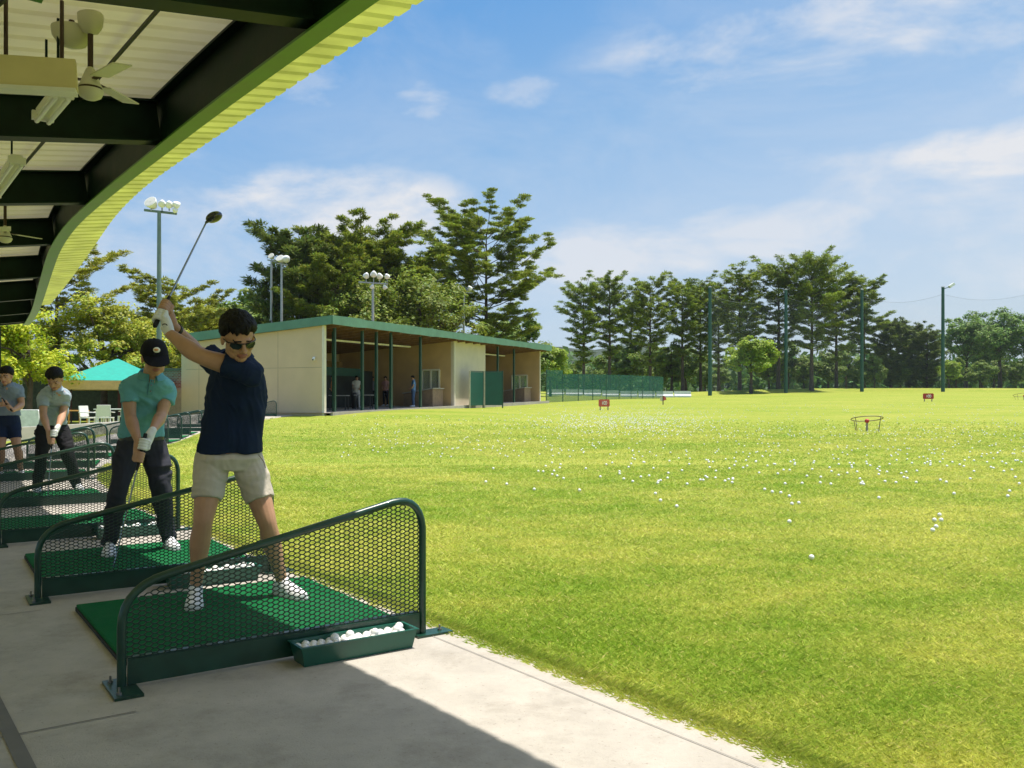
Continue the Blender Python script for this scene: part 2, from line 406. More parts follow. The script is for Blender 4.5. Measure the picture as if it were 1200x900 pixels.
DIVLAB = ['nearest green mesh bay divider, with a ball tray leaning on its front',
 'green mesh divider behind the man in navy, crossing the shins of the teal man',
 'green mesh bay divider just behind the man in teal polo',
 'green mesh bay divider in front of the man in pale blue polo',
 'green mesh bay divider just behind the man in pale blue polo',
 'green mesh bay divider behind the man in navy shorts at the left edge',
 'green mesh bay divider second beyond the man in navy shorts, before the planter wall',
 'green mesh bay divider last one in the shade of the canopy',
 'green mesh bay divider first in the sunny uncovered run beside the teal polo sleeve',
 'green mesh bay divider second in the sunny uncovered run of bays',
 'green mesh bay divider third in the sunny uncovered run of bays',
 'green mesh bay divider fourth in the sunny run, partly behind the navy shirt',
 'green mesh bay divider fifth in the sunny run, hidden by the navy shirt',
 'green mesh bay divider sixth in the sunny run, hidden by the navy shirt',
 'green mesh bay divider next to last by the beige clubhouse wall',
 'green mesh bay divider farthest of all, at the corner of the beige clubhouse']
d0 = make_divider()
for i in range(len(P)):
    o = d0 if i == 0 else copy_tree(d0)
    loc = bay_xf(i); o.location = loc; o.rotation_euler = (0, 0, math.atan2(NRM[i].y, NRM[i].x))
    tag(o, DIVLAB[i], 'bay divider', 'green dividers between the hitting bays')

# mats
matG = bpy.data.materials.new('turf_mat'); n, l = nodes_of(matG); b = n['Principled BSDF']; tc = n.new('ShaderNodeTexCoord')
t1 = noi(260, 2); t2 = noi(3.2, 7, rough=.7); rr = n.new('ShaderNodeValToRGB'); rr.color_ramp.elements[0].color = (.001, .045, .014, 1); rr.color_ramp.elements[1].color = (.004, .19, .05, 1)
sm_ = n.new('ShaderNodeMath'); sm_.operation = 'MULTIPLY_ADD'; sm_.inputs[1].default_value = .6; hf = n.new('ShaderNodeMath'); hf.operation = 'MULTIPLY'; hf.inputs[1].default_value = .4
l.new(t2.outputs['Fac'], hf.inputs[0]); l.new(t1.outputs['Fac'], sm_.inputs[0]); l.new(hf.outputs[0], sm_.inputs[2]); l.new(sm_.outputs[0], rr.inputs['Fac'])
wn = noi(1.4, 6, rough=.7); wr_ = n.new('ShaderNodeValToRGB'); wr_.color_ramp.elements[0].position = .52; wr_.color_ramp.elements[1].position = .74; wr_.color_ramp.elements[0].color = (0, 0, 0, 1); wr_.color_ramp.elements[1].color = (.55, .55, .55, 1); l.new(wn.outputs['Fac'], wr_.inputs['Fac'])
wm = n.new('ShaderNodeMixRGB'); l.new(wr_.outputs[0], wm.inputs['Fac']); l.new(rr.outputs[0], wm.inputs[1]); wm.inputs[2].default_value = (.03, .13, .06, 1)
l.new(wm.outputs[0], b.inputs['Base Color']); b.inputs['Roughness'].default_value = .85; b.inputs['Specular IOR Level'].default_value = .15
bp = n.new('ShaderNodeBump'); bp.inputs['Strength'].default_value = .8; bp.inputs['Distance'].default_value = .006; l.new(t1.outputs['Fac'], bp.inputs['Height']); l.new(bp.outputs[0], b.inputs['Normal'])
rubber = mat('black_rubber', (.015, .017, .015), .8)
def make_mat():
    root = empty('hitting_mat')
    part('rubber_base', MB().box((0, 0, .010), (1.36, 1.25, .02)), rubber, root)
    s = MB(); 
    prof = []
    for (e, z) in ((0, .021), (0, .032), (.006, .036)):
        hx, hy = .675 - e, .62 - e
        prof.append([Vector((-hx, -hy, z)), Vector((hx, -hy, z)), Vector((hx, hy, z)), Vector((-hx, hy, z))])
    s.rings(prof); part('turf_surface', s, matG, root)
    return root
MATLAB = ['nearest green turf mat, under the man in navy swinging his club', 'green turf mat under the man in teal polo', 'empty green turf mat between the teal polo man and the pale blue polo man',
 'green turf mat under the man in pale blue polo', 'green turf mat under the man in navy shorts at the left edge', 'empty shaded green turf mat beyond the man in navy shorts', 'empty green turf mat near the end of the canopy',
 'empty green turf mat at the very end of the canopy', 'sunny green turf mat first beyond the canopy', 'sunny green turf mat second beyond the canopy', 'sunny green turf mat third beyond the canopy, right of the teal sleeve',
 'sunny green turf mat fourth beyond the canopy', 'sunny green turf mat hidden behind the navy shirt', 'sunny green turf mat near the clubhouse wall', 'farthest sunny green turf mat at the clubhouse corner']
m0 = make_mat()
for i in range(len(P) - 1):
    o = m0 if i == 0 else copy_tree(m0)
    tlen = (P[i + 1] - P[i]).length
    loc = bay_xf(i, -.68, min(.94, tlen / 2)); loc.z += .004; o.location = loc; o.rotation_euler = (0, 0, math.atan2(NRM[i].y, NRM[i].x))
    tag(o, MATLAB[i], 'mat', 'green hitting mats')

# ball trays and balls
trayM = mat('green_tray_plastic', (.008, .09, .058), .38, var=.15, bump=.1, bscale=30, coat=.2)
ballM = mat('ball_white', (.82, .82, .8), .35, var=.03)
def ball_mesh():
    bm = bmesh.new(); bmesh.ops.create_icosphere(bm, subdivisions=2, radius=.0214)
    me = bpy.data.meshes.new('golf_ball'); bm.to_mesh(me); bm.free(); me.polygons.foreach_set('use_smooth', [True] * len(me.polygons)); me.materials.append(ballM); return me
BALL = ball_mesh()
def make_tray():
    root = empty('ball_tray'); L, Wd, H = .58, .15, .088
    s = MB(); k = .018
    def rect(a, b, z): return [Vector((-a, -b, z)), Vector((a, -b, z)), Vector((a, b, z)), Vector((-a, b, z))]
    s.rings([rect(L/2 - k, Wd/2 - k*.8, .002), rect(L/2, Wd/2, H), rect(L/2 + .008, Wd/2 + .008, H), rect(L/2 + .008, Wd/2 + .008, H + .006), rect(L/2 - .006, Wd/2 - .006, H + .006), rect(L/2 - .006 - k*.7, Wd/2 - .006 - k*.55, .04)])
    part('trough', s, trayM, root)
    return root
t0 = make_tray()
for i in (0, 1, 2):
    o = t0 if i == 0 else copy_tree(t0)
    p = bay_xf(i, -.42, -.105); o.location = p; a = math.atan2(NRM[i].y, NRM[i].x); o.rotation_euler = (0, 0, a)
    tag(o, ['green plastic tray of white balls leaning on the nearest divider, half in sun', 'green tray of balls behind the legs of the man in navy', 'green tray of balls against the divider behind the man in teal'][i], 'ball tray', 'trays of balls at the dividers')
    M = Matrix.Rotation(a, 3, 'Z'); cnt = 0
    for layer, zz in ((0, .068), (1, .0905)):
        for ix in range(15):
            for iy in range(3):
                if layer and (iy == 2 or random.random() < .66): continue
                if not layer and i == 2 and random.random() < .4: continue
                x = -.262 + ix * .0375 + (.018 if layer or iy % 2 else 0); y = (-.041 + iy * .041) if not layer else (-.021 + iy * .042)
                if abs(x) > .262: continue
                q = p + M @ Vector((x + random.uniform(-.003, .003), y + random.uniform(-.003, .003), zz + random.uniform(-.003, .003)))
                tag(link('golf_ball', BALL, None, None, q), ['white golf ball in the tray on the nearest divider', 'white golf ball in the tray behind the legs of the man in navy', 'white golf ball in the tray behind the man in teal'][i], 'golf ball', ['balls in the nearest tray', 'balls in the second tray', 'balls in the third tray'][i])
# balls lying on the field: denser in the middle distance
pts = []
def addpx(x, y):
    d = None
    lo, hi = 3.0, 118.0
    for _ in range(40):
        m = (lo + hi) / 2; w = W(x, y, m)
        if w.z - (Z(w.x, w.y) - .01) > 0: lo = m
        else: hi = m
    w = W(x, y, lo)
    if w.x > float(xedge(w.y)) + .3: pts.append((w.x, w.y))
for x, y in ((951, 654), (925, 612), (1101, 604), (1095, 610), (1103, 610), (1097, 618), (1093, 622), (925, 582), (936, 590), (928, 591), (1030, 584), (1012, 568), (915, 578), (1183, 576), (1181, 582), (793, 594), (679, 575), (626, 574), (774, 587), (896, 574), (905, 577), (858, 566), (768, 579), (1050, 566), (1118, 579), (1102, 563)): addpx(x, y)
while len(pts) < 250:
    y = 500 + 68 * RNG.random() ** .75; x = 560 + 660 * RNG.random()
    if RNG.random() < .35 + .65 * (x > 760): addpx(x + RNG.normal(0, 3), y)
nb = len(pts); far = []
while len(pts) < 2300:
    u = RNG.random()
    if u < .56: x, y = RNG.normal(735, 62), RNG.normal(491, 7.5)
    elif u < .8: x, y = 640 + 570 * RNG.random(), 473 + 40 * RNG.random() ** 1.1
    elif u < .92: x, y = 400 + 300 * RNG.random(), 486 + 50 * RNG.random()
    else: x, y = 700 + 510 * RNG.random(), 500 + 45 * RNG.random()
    if 470 < y < 600 and x > 385: addpx(x, y)
pts.sort(key=lambda p: p[1])
nind = 300 - len([o for o in bpy.data.objects if o.name.startswith('golf_ball')])
for j, (x, y) in enumerate(pts[:nind]):
    tag(link('golf_ball', BALL, None, None, (x, y, Z(x, y) - .003)), 'lone white golf ball nearest the walkway on the grass' if j == 0 else 'white golf ball lying on the sunlit range grass', 'golf ball', None if j == 0 else 'balls lying on the range grass')
bm = bmesh.new(); bmesh.ops.create_icosphere(bm, subdivisions=1, radius=.0205); bv = np.array([v.co for v in bm.verts]); bf = np.array([[v.index for v in f.verts] for f in bm.faces]); bm.free()
A = np.array(pts[nind:]); zz = tz(A[:, 0], A[:, 1]) - .0
V = (bv[None] * 1.0 + np.stack([A[:, 0], A[:, 1], zz], -1)[:, None, :]).reshape(-1, 3); Fq = (bf[None] + (np.arange(len(A)) * len(bv))[:, None, None]).reshape(-1, 3)
sb_ = link('golf_balls', quadmesh('golf_balls', V, Fq, True), ballM); tag(sb_, 'hundreds of white range balls scattered over the distant grass', 'golf balls', kind='stuff')
# ------------------------------------------------------------------ canopy over the bays
darkG = mat('canopy_beam_green', (.004, .016, .010), .5, var=.4, vscale=5, bump=.15, bscale=25, spec=.18)
flangeG = mat('canopy_flange_bounce', (.09, .23, .035), .45, var=.15)  # lighter copy of the beam green, bounce light painted into the flange
sheetM = mat('canopy_sheet', (.74, .69, .42), .6, var=.12, vscale=1.3, trans=.11)
eaveM = mat('canopy_eave_sheet', (.44, .475, .095), .5, var=.2, vscale=3, trans=.34)  # eave strip of the roof sheet, bounce off the grass tinted in
epx = [(492, 4), (442, 35), (367, 85), (308, 125), (262, 156), (208, 190), (146, 237), (104, 298), (79, 333), (58, 358)]
def hz(y): return 3.45 - .35 * float(sstep(350, 250, 0) * 0 + sstep(200, 358, y))
epts = []
for x, y in epx:
    h = hz(y); d = (h - CAMH) * F / (Y0 - y); epts.append(Vector(((x - X0) / F * d, d, h)))
dback = (epts[0] - epts[3]).normalized(); dback.z = 0
epts = [epts[0] + dback * 11] + epts
# resample evenly and smooth
def resample(pts, step):
    out = [pts[0].copy()]; acc = 0
    L = [0]
    for a, b in zip(pts, pts[1:]): L.append(L[-1] + (b - a).length)
    n_ = int(L[-1] / step); A = np.array([[*p] for p in pts]); s = np.linspace(0, L[-1], n_ + 1)
    Q = np.stack([np.interp(s, L, A[:, k]) for k in range(3)], -1)
    w = int(1.2 / step); ker = np.ones(2 * w + 1) / (2 * w + 1)
    for k in range(3):
        pad = np.concatenate([2 * Q[0, k] - Q[w:0:-1, k], Q[:, k], 2 * Q[-1, k] - Q[-2:-w - 2:-1, k]])
        Q[:, k] = np.convolve(pad, ker, 'valid')
    return [Vector(q) for q in Q]
E = resample(epts, .0475)
ET = [(E[min(i + 1, len(E) - 1)] - E[max(i - 1, 0)]).normalized() for i in range(len(E))]
for t in ET: t.z = 0; t.normalize()
EN = [Vector((t.y, -t.x, 0)) for t in ET]
SL = .15
def roofp(i, w, dz=0): return E[i] - EN[i] * w + Vector((0, 0, -SL * w + dz))
canopy = empty('bay_canopy', (P[2].x - 3, P[2].y - 2, 0)); cb = canopy.location
tag(canopy, 'long curved green steel canopy with a corrugated roof over the hitting bays', 'canopy')
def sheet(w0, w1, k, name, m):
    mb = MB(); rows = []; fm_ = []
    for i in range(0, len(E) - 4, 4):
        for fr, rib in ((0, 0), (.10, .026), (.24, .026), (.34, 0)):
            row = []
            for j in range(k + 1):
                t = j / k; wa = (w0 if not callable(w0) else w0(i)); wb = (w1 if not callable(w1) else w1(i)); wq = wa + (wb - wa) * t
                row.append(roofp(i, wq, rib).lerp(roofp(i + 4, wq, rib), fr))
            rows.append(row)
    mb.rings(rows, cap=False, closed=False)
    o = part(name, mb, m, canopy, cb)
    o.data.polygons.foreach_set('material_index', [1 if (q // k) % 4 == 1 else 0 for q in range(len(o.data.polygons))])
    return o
def BWi(i): return .79 - .37 * float(sstep(5, 17, E[i].y))
sheet(.0, BWi, 3, 'eave_sheet', [eaveM, mat('eave_rib_shade', (.20, .28, .04), .5, trans=.15)]); sheet(BWi, 8.0, 7, 'roof_sheet', [sheetM, sheetM])  # rib faces painted darker for the shade in their recesses
def sweep(w, prof, name, m, i0=0, i1=None):
    mb = MB(); rs = []
    idx = list(range(i0, i1 or len(E), 6))
    for i in idx: rs.append([roofp(i, (BWi(i) if w is None else w) + a, b) for a, b in prof])
    mb.rings(rs); return part(name, mb, m, canopy, cb)
sweep(None, [(-.012, -.03), (.012, -.03), (.012, -.36), (-.012, -.36)], 'edge_beam_web', darkG)
sweep(None, [(-.06, -.36), (.06, -.36), (.06, -.374), (-.06, -.374)], 'edge_beam_flange', flangeG)
sweep(None, [(-.075, -.012), (.075, -.012), (.075, -.028), (-.075, -.028)], 'edge_beam_top', darkG)
rodM0 = mat('conduit_dark', (.015, .02, .014), .6)
# joists
jy = [-2.6, -.55, 1.55, 4.22, 6.18, 8.04, 9.8, 11.6, 13.5, 15.4, 17.0]
flg = [roofp(i, BWi(i), -.38) for i in range(len(E))]
JI = []
for y in jy:
    i = min(range(len(E)), key=lambda k: abs(flg[k].y - y)); JI.append(i)
JI.append(len(E) - 3)
def ibeam(p, q, h, w, m, name):
    mb = MB(); p = Vector(p); q = Vector(q)
    mb.beam(p, q, .014, h - .03); u = Vector((0, 0, 1)); d = (q - p).normalized(); sd = d.cross(u).normalized(); u = sd.cross(d)
    for s in (-1, 1): mb.beam(p + u * s * (h / 2 - .0075), q + u * s * (h / 2 - .0075), w, .015)
    return part(name, mb, m, canopy, cb)
for i in JI: ibeam(roofp(i, BWi(i) + .02, -.175), roofp(i, 7.9, -.175), .29, .13, darkG, 'joist')
# purlins and a conduit along the roof
for w in (2.9, 4.9, 6.9): sweep(w, [(-.03, -.012), (.03, -.012), (.03, -.038), (-.03, -.038)], 'purlin', darkG)
sweep(2.05, [(-.018, -.05), (.018, -.05), (.018, -.086), (-.018, -.086)], 'conduit', rodM0); sweep(1.30, [(-.009, -.04), (.009, -.04), (.009, -.058), (-.009, -.058)], 'cable', rodM0)
# posts under the joists at the rear and two at the far end
for i in JI[1::2]:
    a = roofp(i, 7.6, -.36); gz = Z(a.x, a.y); mb = MB().box((a.x, a.y, (a.z + gz) / 2), (.14, .14, a.z - gz)).box((a.x, a.y, gz + .008), (.3, .3, .016)); part('post', mb, darkG, canopy, cb)
i = len(E) - 3
a = roofp(i, .95, -.33); gz = Z(a.x, a.y); mb = MB().box((a.x, a.y, (a.z + gz) / 2), (.15, .15, a.z - gz)).box((a.x, a.y, gz + .008), (.3, .3, .016)); part('post', mb, darkG, canopy, cb)
# knee brace at the first visible joist
ja = JI[3]
br = MB().beam(roofp(ja, 2.0, -.35) , roofp(ja - 30, 1.95, -.05), .05, .05); part('brace', br, flangeG, canopy, cb)
br = MB().tube([roofp(ja, 2.05, -.30), roofp(ja + 38, 2.2, -.07)], .022, 8); part('brace', br, darkG, canopy, cb)
# fluorescent battens and fans hanging under the roof
fixM = mat('fixture_white', (.78, .77, .68), .4, var=.05); tubeM = mat('lamp_tube', (.85, .85, .8), .3, var=.02)
def roofz(p):
    i = min(range(len(E)), key=lambda k: abs((p - E[k]).to_2d().dot(ET[k].to_2d())))
    w = (E[i] - p).to_2d().dot(EN[i].to_2d()); return E[i].z - SL * w
def batten(px, label):
    a = W(*px[0]); b = W(*px[1]); c = (a + b) / 2
    root = empty('fluorescent_light', c)
    d = (b - a).normalized(); sd = d.cross(Vector((0, 0, 1))).normalized(); u = sd.cross(d)
    part('housing', MB().beam(a + u * .05, b + u * .05, .07, .04).beam(a - d * .01 + u * .03, a + d * .02 + u * .03, .11, .05).beam(b - d * .02 + u * .03, b + d * .01 + u * .03, .11, .05), fixM, root, c)
    for s in (-1, 1): part('tube', MB().tube([a + sd * s * .03, b + sd * s * .03], .013, 8), tubeM, root, c, True)
    for q in (a.lerp(b, .2), a.lerp(b, .8)): part('hanger', MB().beam(q + u * .07, Vector((q.x, q.y, roofz(q) - .01)), .012, .012), darkG, root, c)
    tag(root, label, 'light', 'fluorescent lights under the canopy'); return root
batten([(50, 143, 4.9), (73, 115, 4.45)], 'white twin tube fluorescent light hanging beside the ceiling fan')
batten([(-8, 232, 6.9), (20, 193, 6.1)], 'white twin tube fluorescent light cut by the left edge, farther under the canopy')
fanM = mat('fan_cream', (.62, .60, .44), .45, var=.08); rodM = mat('fan_rod_brown', (.05, .025, .015), .5)
def fan(c, label, rot=0.0, bladeL=.62, tilt=26, k_=1.0):
    root = empty('ceiling_fan', c); zt = roofz(c); S_ = lambda pr: [(r_ * k_, z_ * k_) for r_, z_ in pr]
    part('motor', MB().lathe(c, S_([(.012, .20), (.035, .17), (.075, .06), (.085, .045), (.085, .035)]), 24), fanM, root, c, True)
    part('band', MB().lathe(c, S_([(.083, .034), (.083, .018)]), 24), rodM, root, c, True)
    part('bowl', MB().lathe(c, S_([(.092, .017), (.094, .0), (.078, -.035), (.045, -.055), (.01, -.06)]), 24), fanM, root, c, True)
    part('rod', MB().tube([c + Vector((0, 0, .13)), Vector((c.x, c.y, zt - .09))], .014, 10), rodM, root, c, True)
    part('canopy_cup', MB().lathe((c.x, c.y, zt), S_([(.02, -.16), (.06, -.14), (.088, -.09), (.095, -.02), (.09, -.0)]), 24), fanM, root, c, True)
    for k in range(3):
        a = rot + k * math.pi * 2 / 3; M = Matrix.Rotation(a, 3, 'Z') @ Matrix.Rotation(R(tilt), 3, 'X')
        bl = MB(); off = Matrix.Rotation(a, 3, 'Z') @ Vector((.10 + bladeL / 2, 0, .06)); bl.box(c + off, (bladeL, .10, .007), M)
        p_ = part('blade', bl, fanM, root, c)
        arm = MB().beam(c + Matrix.Rotation(a, 3, 'Z') @ Vector((.03, 0, .06)), c + Matrix.Rotation(a, 3, 'Z') @ Vector((.14, 0, .065)), .025, .006)
        subpart('blade_arm', arm, rodM, p_, c)
    tag(root, label, 'fan', 'ceiling fans under the canopy')
fan(W(106, 108, 4.55), 'cream ceiling fan with a bowl shaped motor, nearest under the canopy', R(200), .25, 9, .68)
fan(W(6, 280, 8.6), 'cream ceiling fan at the left edge, farther under the canopy', R(60), .25, 9, .68)
c = W(84, 36, 4.6); c.z = min(c.z, roofz(c) - .1); root = empty('dome_lamp', c)
part('shade', MB().lathe(c, [(.02, -.05), (.07, -.03), (.095, .01), (.1, .05), (.09, .055)], 24), fanM, root, c, True)
part('rod', MB().tube([c + Vector((0, 0, .05)), Vector((c.x, c.y, roofz(c) - .005))], .015, 8), rodM, root, c, True)
tag(root, 'small cream dome lamp high under the roof behind the nearest fan', 'lamp')

q0, q1 = W(-30, 82, 4.2), W(90, 89, 4.35); cq = (q0 + q1) / 2; root = empty('ceiling_heater', cq); dq = (q1 - q0).normalized(); uq = dq.cross(Vector((0, 1, 0))).normalized(); uq = uq if uq.z > 0 else -uq
part('case', MB().beam(q0, q1, .05, .15), mat('heater_cream', (.66, .57, .30), .5, var=.06), root, cq)
part('lower_trim', MB().beam(q0 - Vector((0, 0, .084)), q1 - Vector((0, 0, .084)), .09, .018), fixM, root, cq)
for t_ in (.3, .85): hq = q0.lerp(q1, t_) + Vector((0, 0, .08)); part('hanger', MB().beam(hq, Vector((hq.x, hq.y, roofz(hq) - .01)), .014, .014), rodM, root, cq)
tag(root, 'long cream box heater hanging under the canopy at the top left edge', 'heater')
# ------------------------------------------------------------------ clubhouse with more bays
beige = mat('beige_wall', (.62, .465, .285), .85, var=.05, vscale=1.2, bump=.1, bscale=40)
cream = mat('cream_trim', (.72, .66, .52), .7, var=.05)
fasc = mat('green_fascia', (.105, .235, .155), .5, var=.14, vscale=1.5, bump=.25, bscale=3, dist=.05)
wood = mat('rafter_wood', (.20, .11, .05), .7, var=.2); dark = mat('interior_dark', (.03, .03, .026), .9, var=.3)
postG = mat('post_green', (.012, .06, .04), .4, var=.15)
A0 = Vector((-8.4, 38.8)); ED = Vector((.375, .927)).normalized(); BK = Vector((-ED.y, ED.x))
def tpx(x):                                            # distance along the front for an image column
    k = (x - X0) / F; return (k * A0.y - A0.x) / (ED.x - k * ED.y)
TL = tpx(636); DEP = 7.9
def fp(t, d=0.0, z=0.0):
    q = A0 + ED * t + BK * d; return Vector((q.x, q.y, z))
def zb(t): return .56 + (1.02 - .56) * t / TL
def zt(t): return 4.92 + .32 * t / TL                    # roof top at the front
club = empty('clubhouse', fp(TL / 2, DEP / 2, zb(TL / 2))); kb = club.location
tag(club, 'long beige clubhouse with a green roof edge and open hitting bays', 'building')
RS = .075
def wall(t0, d0, t1, d1, z0, z1a, z1b, th, m, name='wall', nrm=None):
    p = fp(t0, d0); q = fp(t1, d1); mb = MB()
    nn = (q - p).cross(Vector((0, 0, 1))).normalized()
    mb.poly([(p.x, p.y, z0), (q.x, q.y, z0), (q.x, q.y, z1b), (p.x, p.y, z1a)], th, nn if nrm is None else nrm)
    return part(name, mb, m, club, kb)
def roofU(t, d): return zt(t) - .42 - RS * d
# end wall towards the camera
wall(0, 0, 0, DEP, -.4, roofU(0, 0), roofU(0, DEP), .18, beige, nrm=(ED.x, ED.y, 0))
tA, tB, tC, tD = tpx(378), tpx(532), tpx(568.8), tpx(632)
wall(0, DEP, tB, DEP, -.4, roofU(0, DEP), roofU(tB, DEP), .18, beige, nrm=(BK.x, BK.y, 0)); wall(tC, DEP, TL, DEP, -.4, roofU(tC, DEP), roofU(TL, DEP), .18, beige, nrm=(BK.x, BK.y, 0))  # unseen gap left in the back wall so daylight brightens the cross-wall window
wall(tB, 0.0, tC, 0.0, .2, roofU(tB, 0), roofU(tC, 0), .2, mat('cream_wall', (.66, .58, .43), .85, var=.06, vscale=1.5, spec=.1), nrm=(BK.x, BK.y, 0))
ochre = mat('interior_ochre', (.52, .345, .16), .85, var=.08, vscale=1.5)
def pwall(t, win):                                      # cross wall with a window opening
    d0, d1, z0, z1 = win; zz = [-.2, z0, z1]
    n_ = Vector((ED.x, ED.y, 0)); th = .18
    wall(t, .0, t, d0, -.2, roofU(t, 0), roofU(t, d0), th, ochre, nrm=n_); wall(t, d1, t, DEP - .01, -.2, roofU(t, d1), roofU(t, DEP), th, ochre, nrm=n_)
    wall(t, d0, t, d1, -.2, z0, z0, th, ochre, nrm=n_); wall(t, d0, t, d1, z1, roofU(t, d0), roofU(t, d1), th, ochre, nrm=n_)
    w = MB(); a = lambda d, z: fp(t - .03, d, z)
    for (p, q) in ((a(d0, z0), a(d1, z0)), (a(d0, z1), a(d1, z1)), (a(d0, z0), a(d0, z1)), (a(d1, z0), a(d1, z1)), (a((d0 + d1) / 2, z0), a((d0 + d1) / 2, z1))): w.beam(p, q, .09, .09, up=tuple(ED.to_3d()))
    f_ = part('window', w, cream, club, kb)
    gl = MB().poly([fp(t + .06, d0, z0), fp(t + .06, d1, z0), fp(t + .06, d1, z1), fp(t + .06, d0, z1)], .01, n_)
    subpart('pane', gl, glassM, f_, kb)
glassM = bpy.data.materials.new('window_glass'); n, l = nodes_of(glassM); b = n['Principled BSDF']; b.inputs['Base Color'].default_value = (.75, .8, .7, 1); b.inputs['Roughness'].default_value = .08
tb = n.new('ShaderNodeBsdfTransparent'); tb.inputs['Color'].default_value = (.9, .95, .85, 1); mxs = n.new('ShaderNodeMixShader'); mxs.inputs['Fac'].default_value = .25
l.new(tb.outputs[0], mxs.inputs[1]); l.new(b.outputs[0], mxs.inputs[2]); l.new(mxs.outputs[0], n['Material Output'].inputs['Surface'])
def dpx(t, x):
    k = (x - X0) / F; q = A0 + ED * t; return (k * q.y - q.x) / (BK.x - k * BK.y)
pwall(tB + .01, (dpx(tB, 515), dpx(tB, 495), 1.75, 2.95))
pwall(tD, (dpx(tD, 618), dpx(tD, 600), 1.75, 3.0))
part('wall', MB().poly([fp(tC, .2, 0), fp(tC, DEP, 0), fp(tC, DEP, roofU(tC, DEP)), fp(tC, .2, roofU(tC, 0))], .15, (-ED.x, -ED.y, 0)), beige, club, kb)
# trim at the corners
for t in (0.0, tB - .02, tD + .04):
    part('corner_trim', MB().poly([fp(t - .02, -.05, 0), fp(t - .02, .07, 0), fp(t - .02, .07, roofU(t, 0)), fp(t - .02, -.05, roofU(t, 0))], .14 if t else .16, (ED.x, ED.y, 0)), cream, club, kb)
# roof slab, fascia
ov = .55
rf = MB(); cs = []
for t in (-.12, TL + .3):
    for d, dz in ((-ov, 0), (DEP + .5, 0)): cs.append((t, d))
top = [fp(-.12, -ov, zt(0) - .03), fp(TL + .3, -ov, zt(TL) - .03), fp(TL + .3, DEP + .5, zt(TL) - RS * DEP), fp(-.12, DEP + .5, zt(0) - RS * DEP)]
rf.poly([p - Vector((0, 0, .3)) for p in top], .27, (0, 0, 1)); part('roof', rf, wood, club, kb)
def fascia(p, q, h, nn, name='fascia', seg=40):
    mb = MB(); rs = []
    for i in range(seg + 1):
        c = p.lerp(q, i / seg); w_ = .05 * vnoise((i * .35, 3.1, 0)) + .03 * vnoise((i * 1.1, 0, 0)); o_ = Vector(nn) * w_
        rs.append([c + Vector((0, 0, w_)), c + Vector(nn) * .05 + o_ + Vector((0, 0, w_ )), c + Vector(nn) * .05 + o_ + Vector((0, 0, -h - w_)), c + Vector((0, 0, -h - w_))])
    mb.rings(rs); return part(name, mb, fasc, club, kb)
fascia(fp(-.16, -ov, zt(0)), fp(TL + .34, -ov, zt(TL)), .40, (-BK.x, -BK.y, 0))
fascia(fp(-.14, -ov + .01, zt(0)), fp(-.14, DEP + .5, zt(0) - RS * (DEP + ov)), .40, (-ED.x, -ED.y, 0), seg=2)
fascia(fp(TL + .31, -ov + .01, zt(TL)), fp(TL + .31, DEP + .5, zt(TL) - RS * (DEP + ov)), .40, (ED.x, ED.y, 0), seg=2)
# rafters seen from below
for j in range(26):
    t = .6 + j * (TL - 1) / 25
    part('rafter', MB().beam(fp(t, -ov + .1, zt(t) - .40), fp(t, DEP - .1, zt(t) - .40 - RS * (DEP + ov - .1)), .07, .15), wood, club, kb)
# front posts
for x in (393, 410, 425.5, 442, 459, 476, 493.5, 584, 603):
    t = tpx(x); d = .05 if x not in (410, 476) else .9
    part('post', MB().beam(fp(t, d, zb(t) - .15), fp(t, d, roofU(t, d) + .1), .12, .12, up=tuple(ED.to_3d())), postG, club, kb)
# rear screen, dark band and lamp inside bay one
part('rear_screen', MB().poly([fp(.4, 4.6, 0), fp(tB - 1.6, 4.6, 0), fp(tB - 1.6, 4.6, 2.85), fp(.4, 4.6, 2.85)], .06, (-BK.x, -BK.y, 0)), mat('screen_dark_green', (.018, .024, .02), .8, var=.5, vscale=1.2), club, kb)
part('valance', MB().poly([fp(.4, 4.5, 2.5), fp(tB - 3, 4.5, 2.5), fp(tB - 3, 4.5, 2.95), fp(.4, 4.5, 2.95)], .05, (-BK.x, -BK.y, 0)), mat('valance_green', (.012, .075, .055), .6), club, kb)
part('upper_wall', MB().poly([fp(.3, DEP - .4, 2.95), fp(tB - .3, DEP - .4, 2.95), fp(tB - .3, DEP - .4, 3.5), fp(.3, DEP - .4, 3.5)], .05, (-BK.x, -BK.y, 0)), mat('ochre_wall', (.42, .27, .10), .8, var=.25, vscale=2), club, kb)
part('strip_light', MB().beam(fp(.8, 2.4, 4.12), fp(tB - 1, 2.4, 4.28), .14, .09), mat('strip_white', (.85, .82, .74), .4), club, kb)
part('strip_light', MB().beam(fp(tC + .8, 2.4, 4.32), fp(tD - 1, 2.4, 4.42), .14, .09), MATS['strip_white'], club, kb)
# floor of the bays
mb = MB(); rows = []
for t in np.linspace(-.1, TL + .2, 12): rows.append([fp(t, d, zb(t) + .04) for d in (-.5, 2, 5, DEP)])
mb.rings(rows, cap=False, closed=False); part('bay_floor', mb, conc, club, kb)
for t in np.linspace(0, TL, 1): part('sill', MB().poly([fp(-.05, -.52, zb(0) - .4), fp(TL, -.52, zb(TL) - .4), fp(TL, -.52, zb(TL) + .07), fp(-.05, -.52, zb(0) + .07)], .12, (BK.x, BK.y, 0)), conc, club, kb)
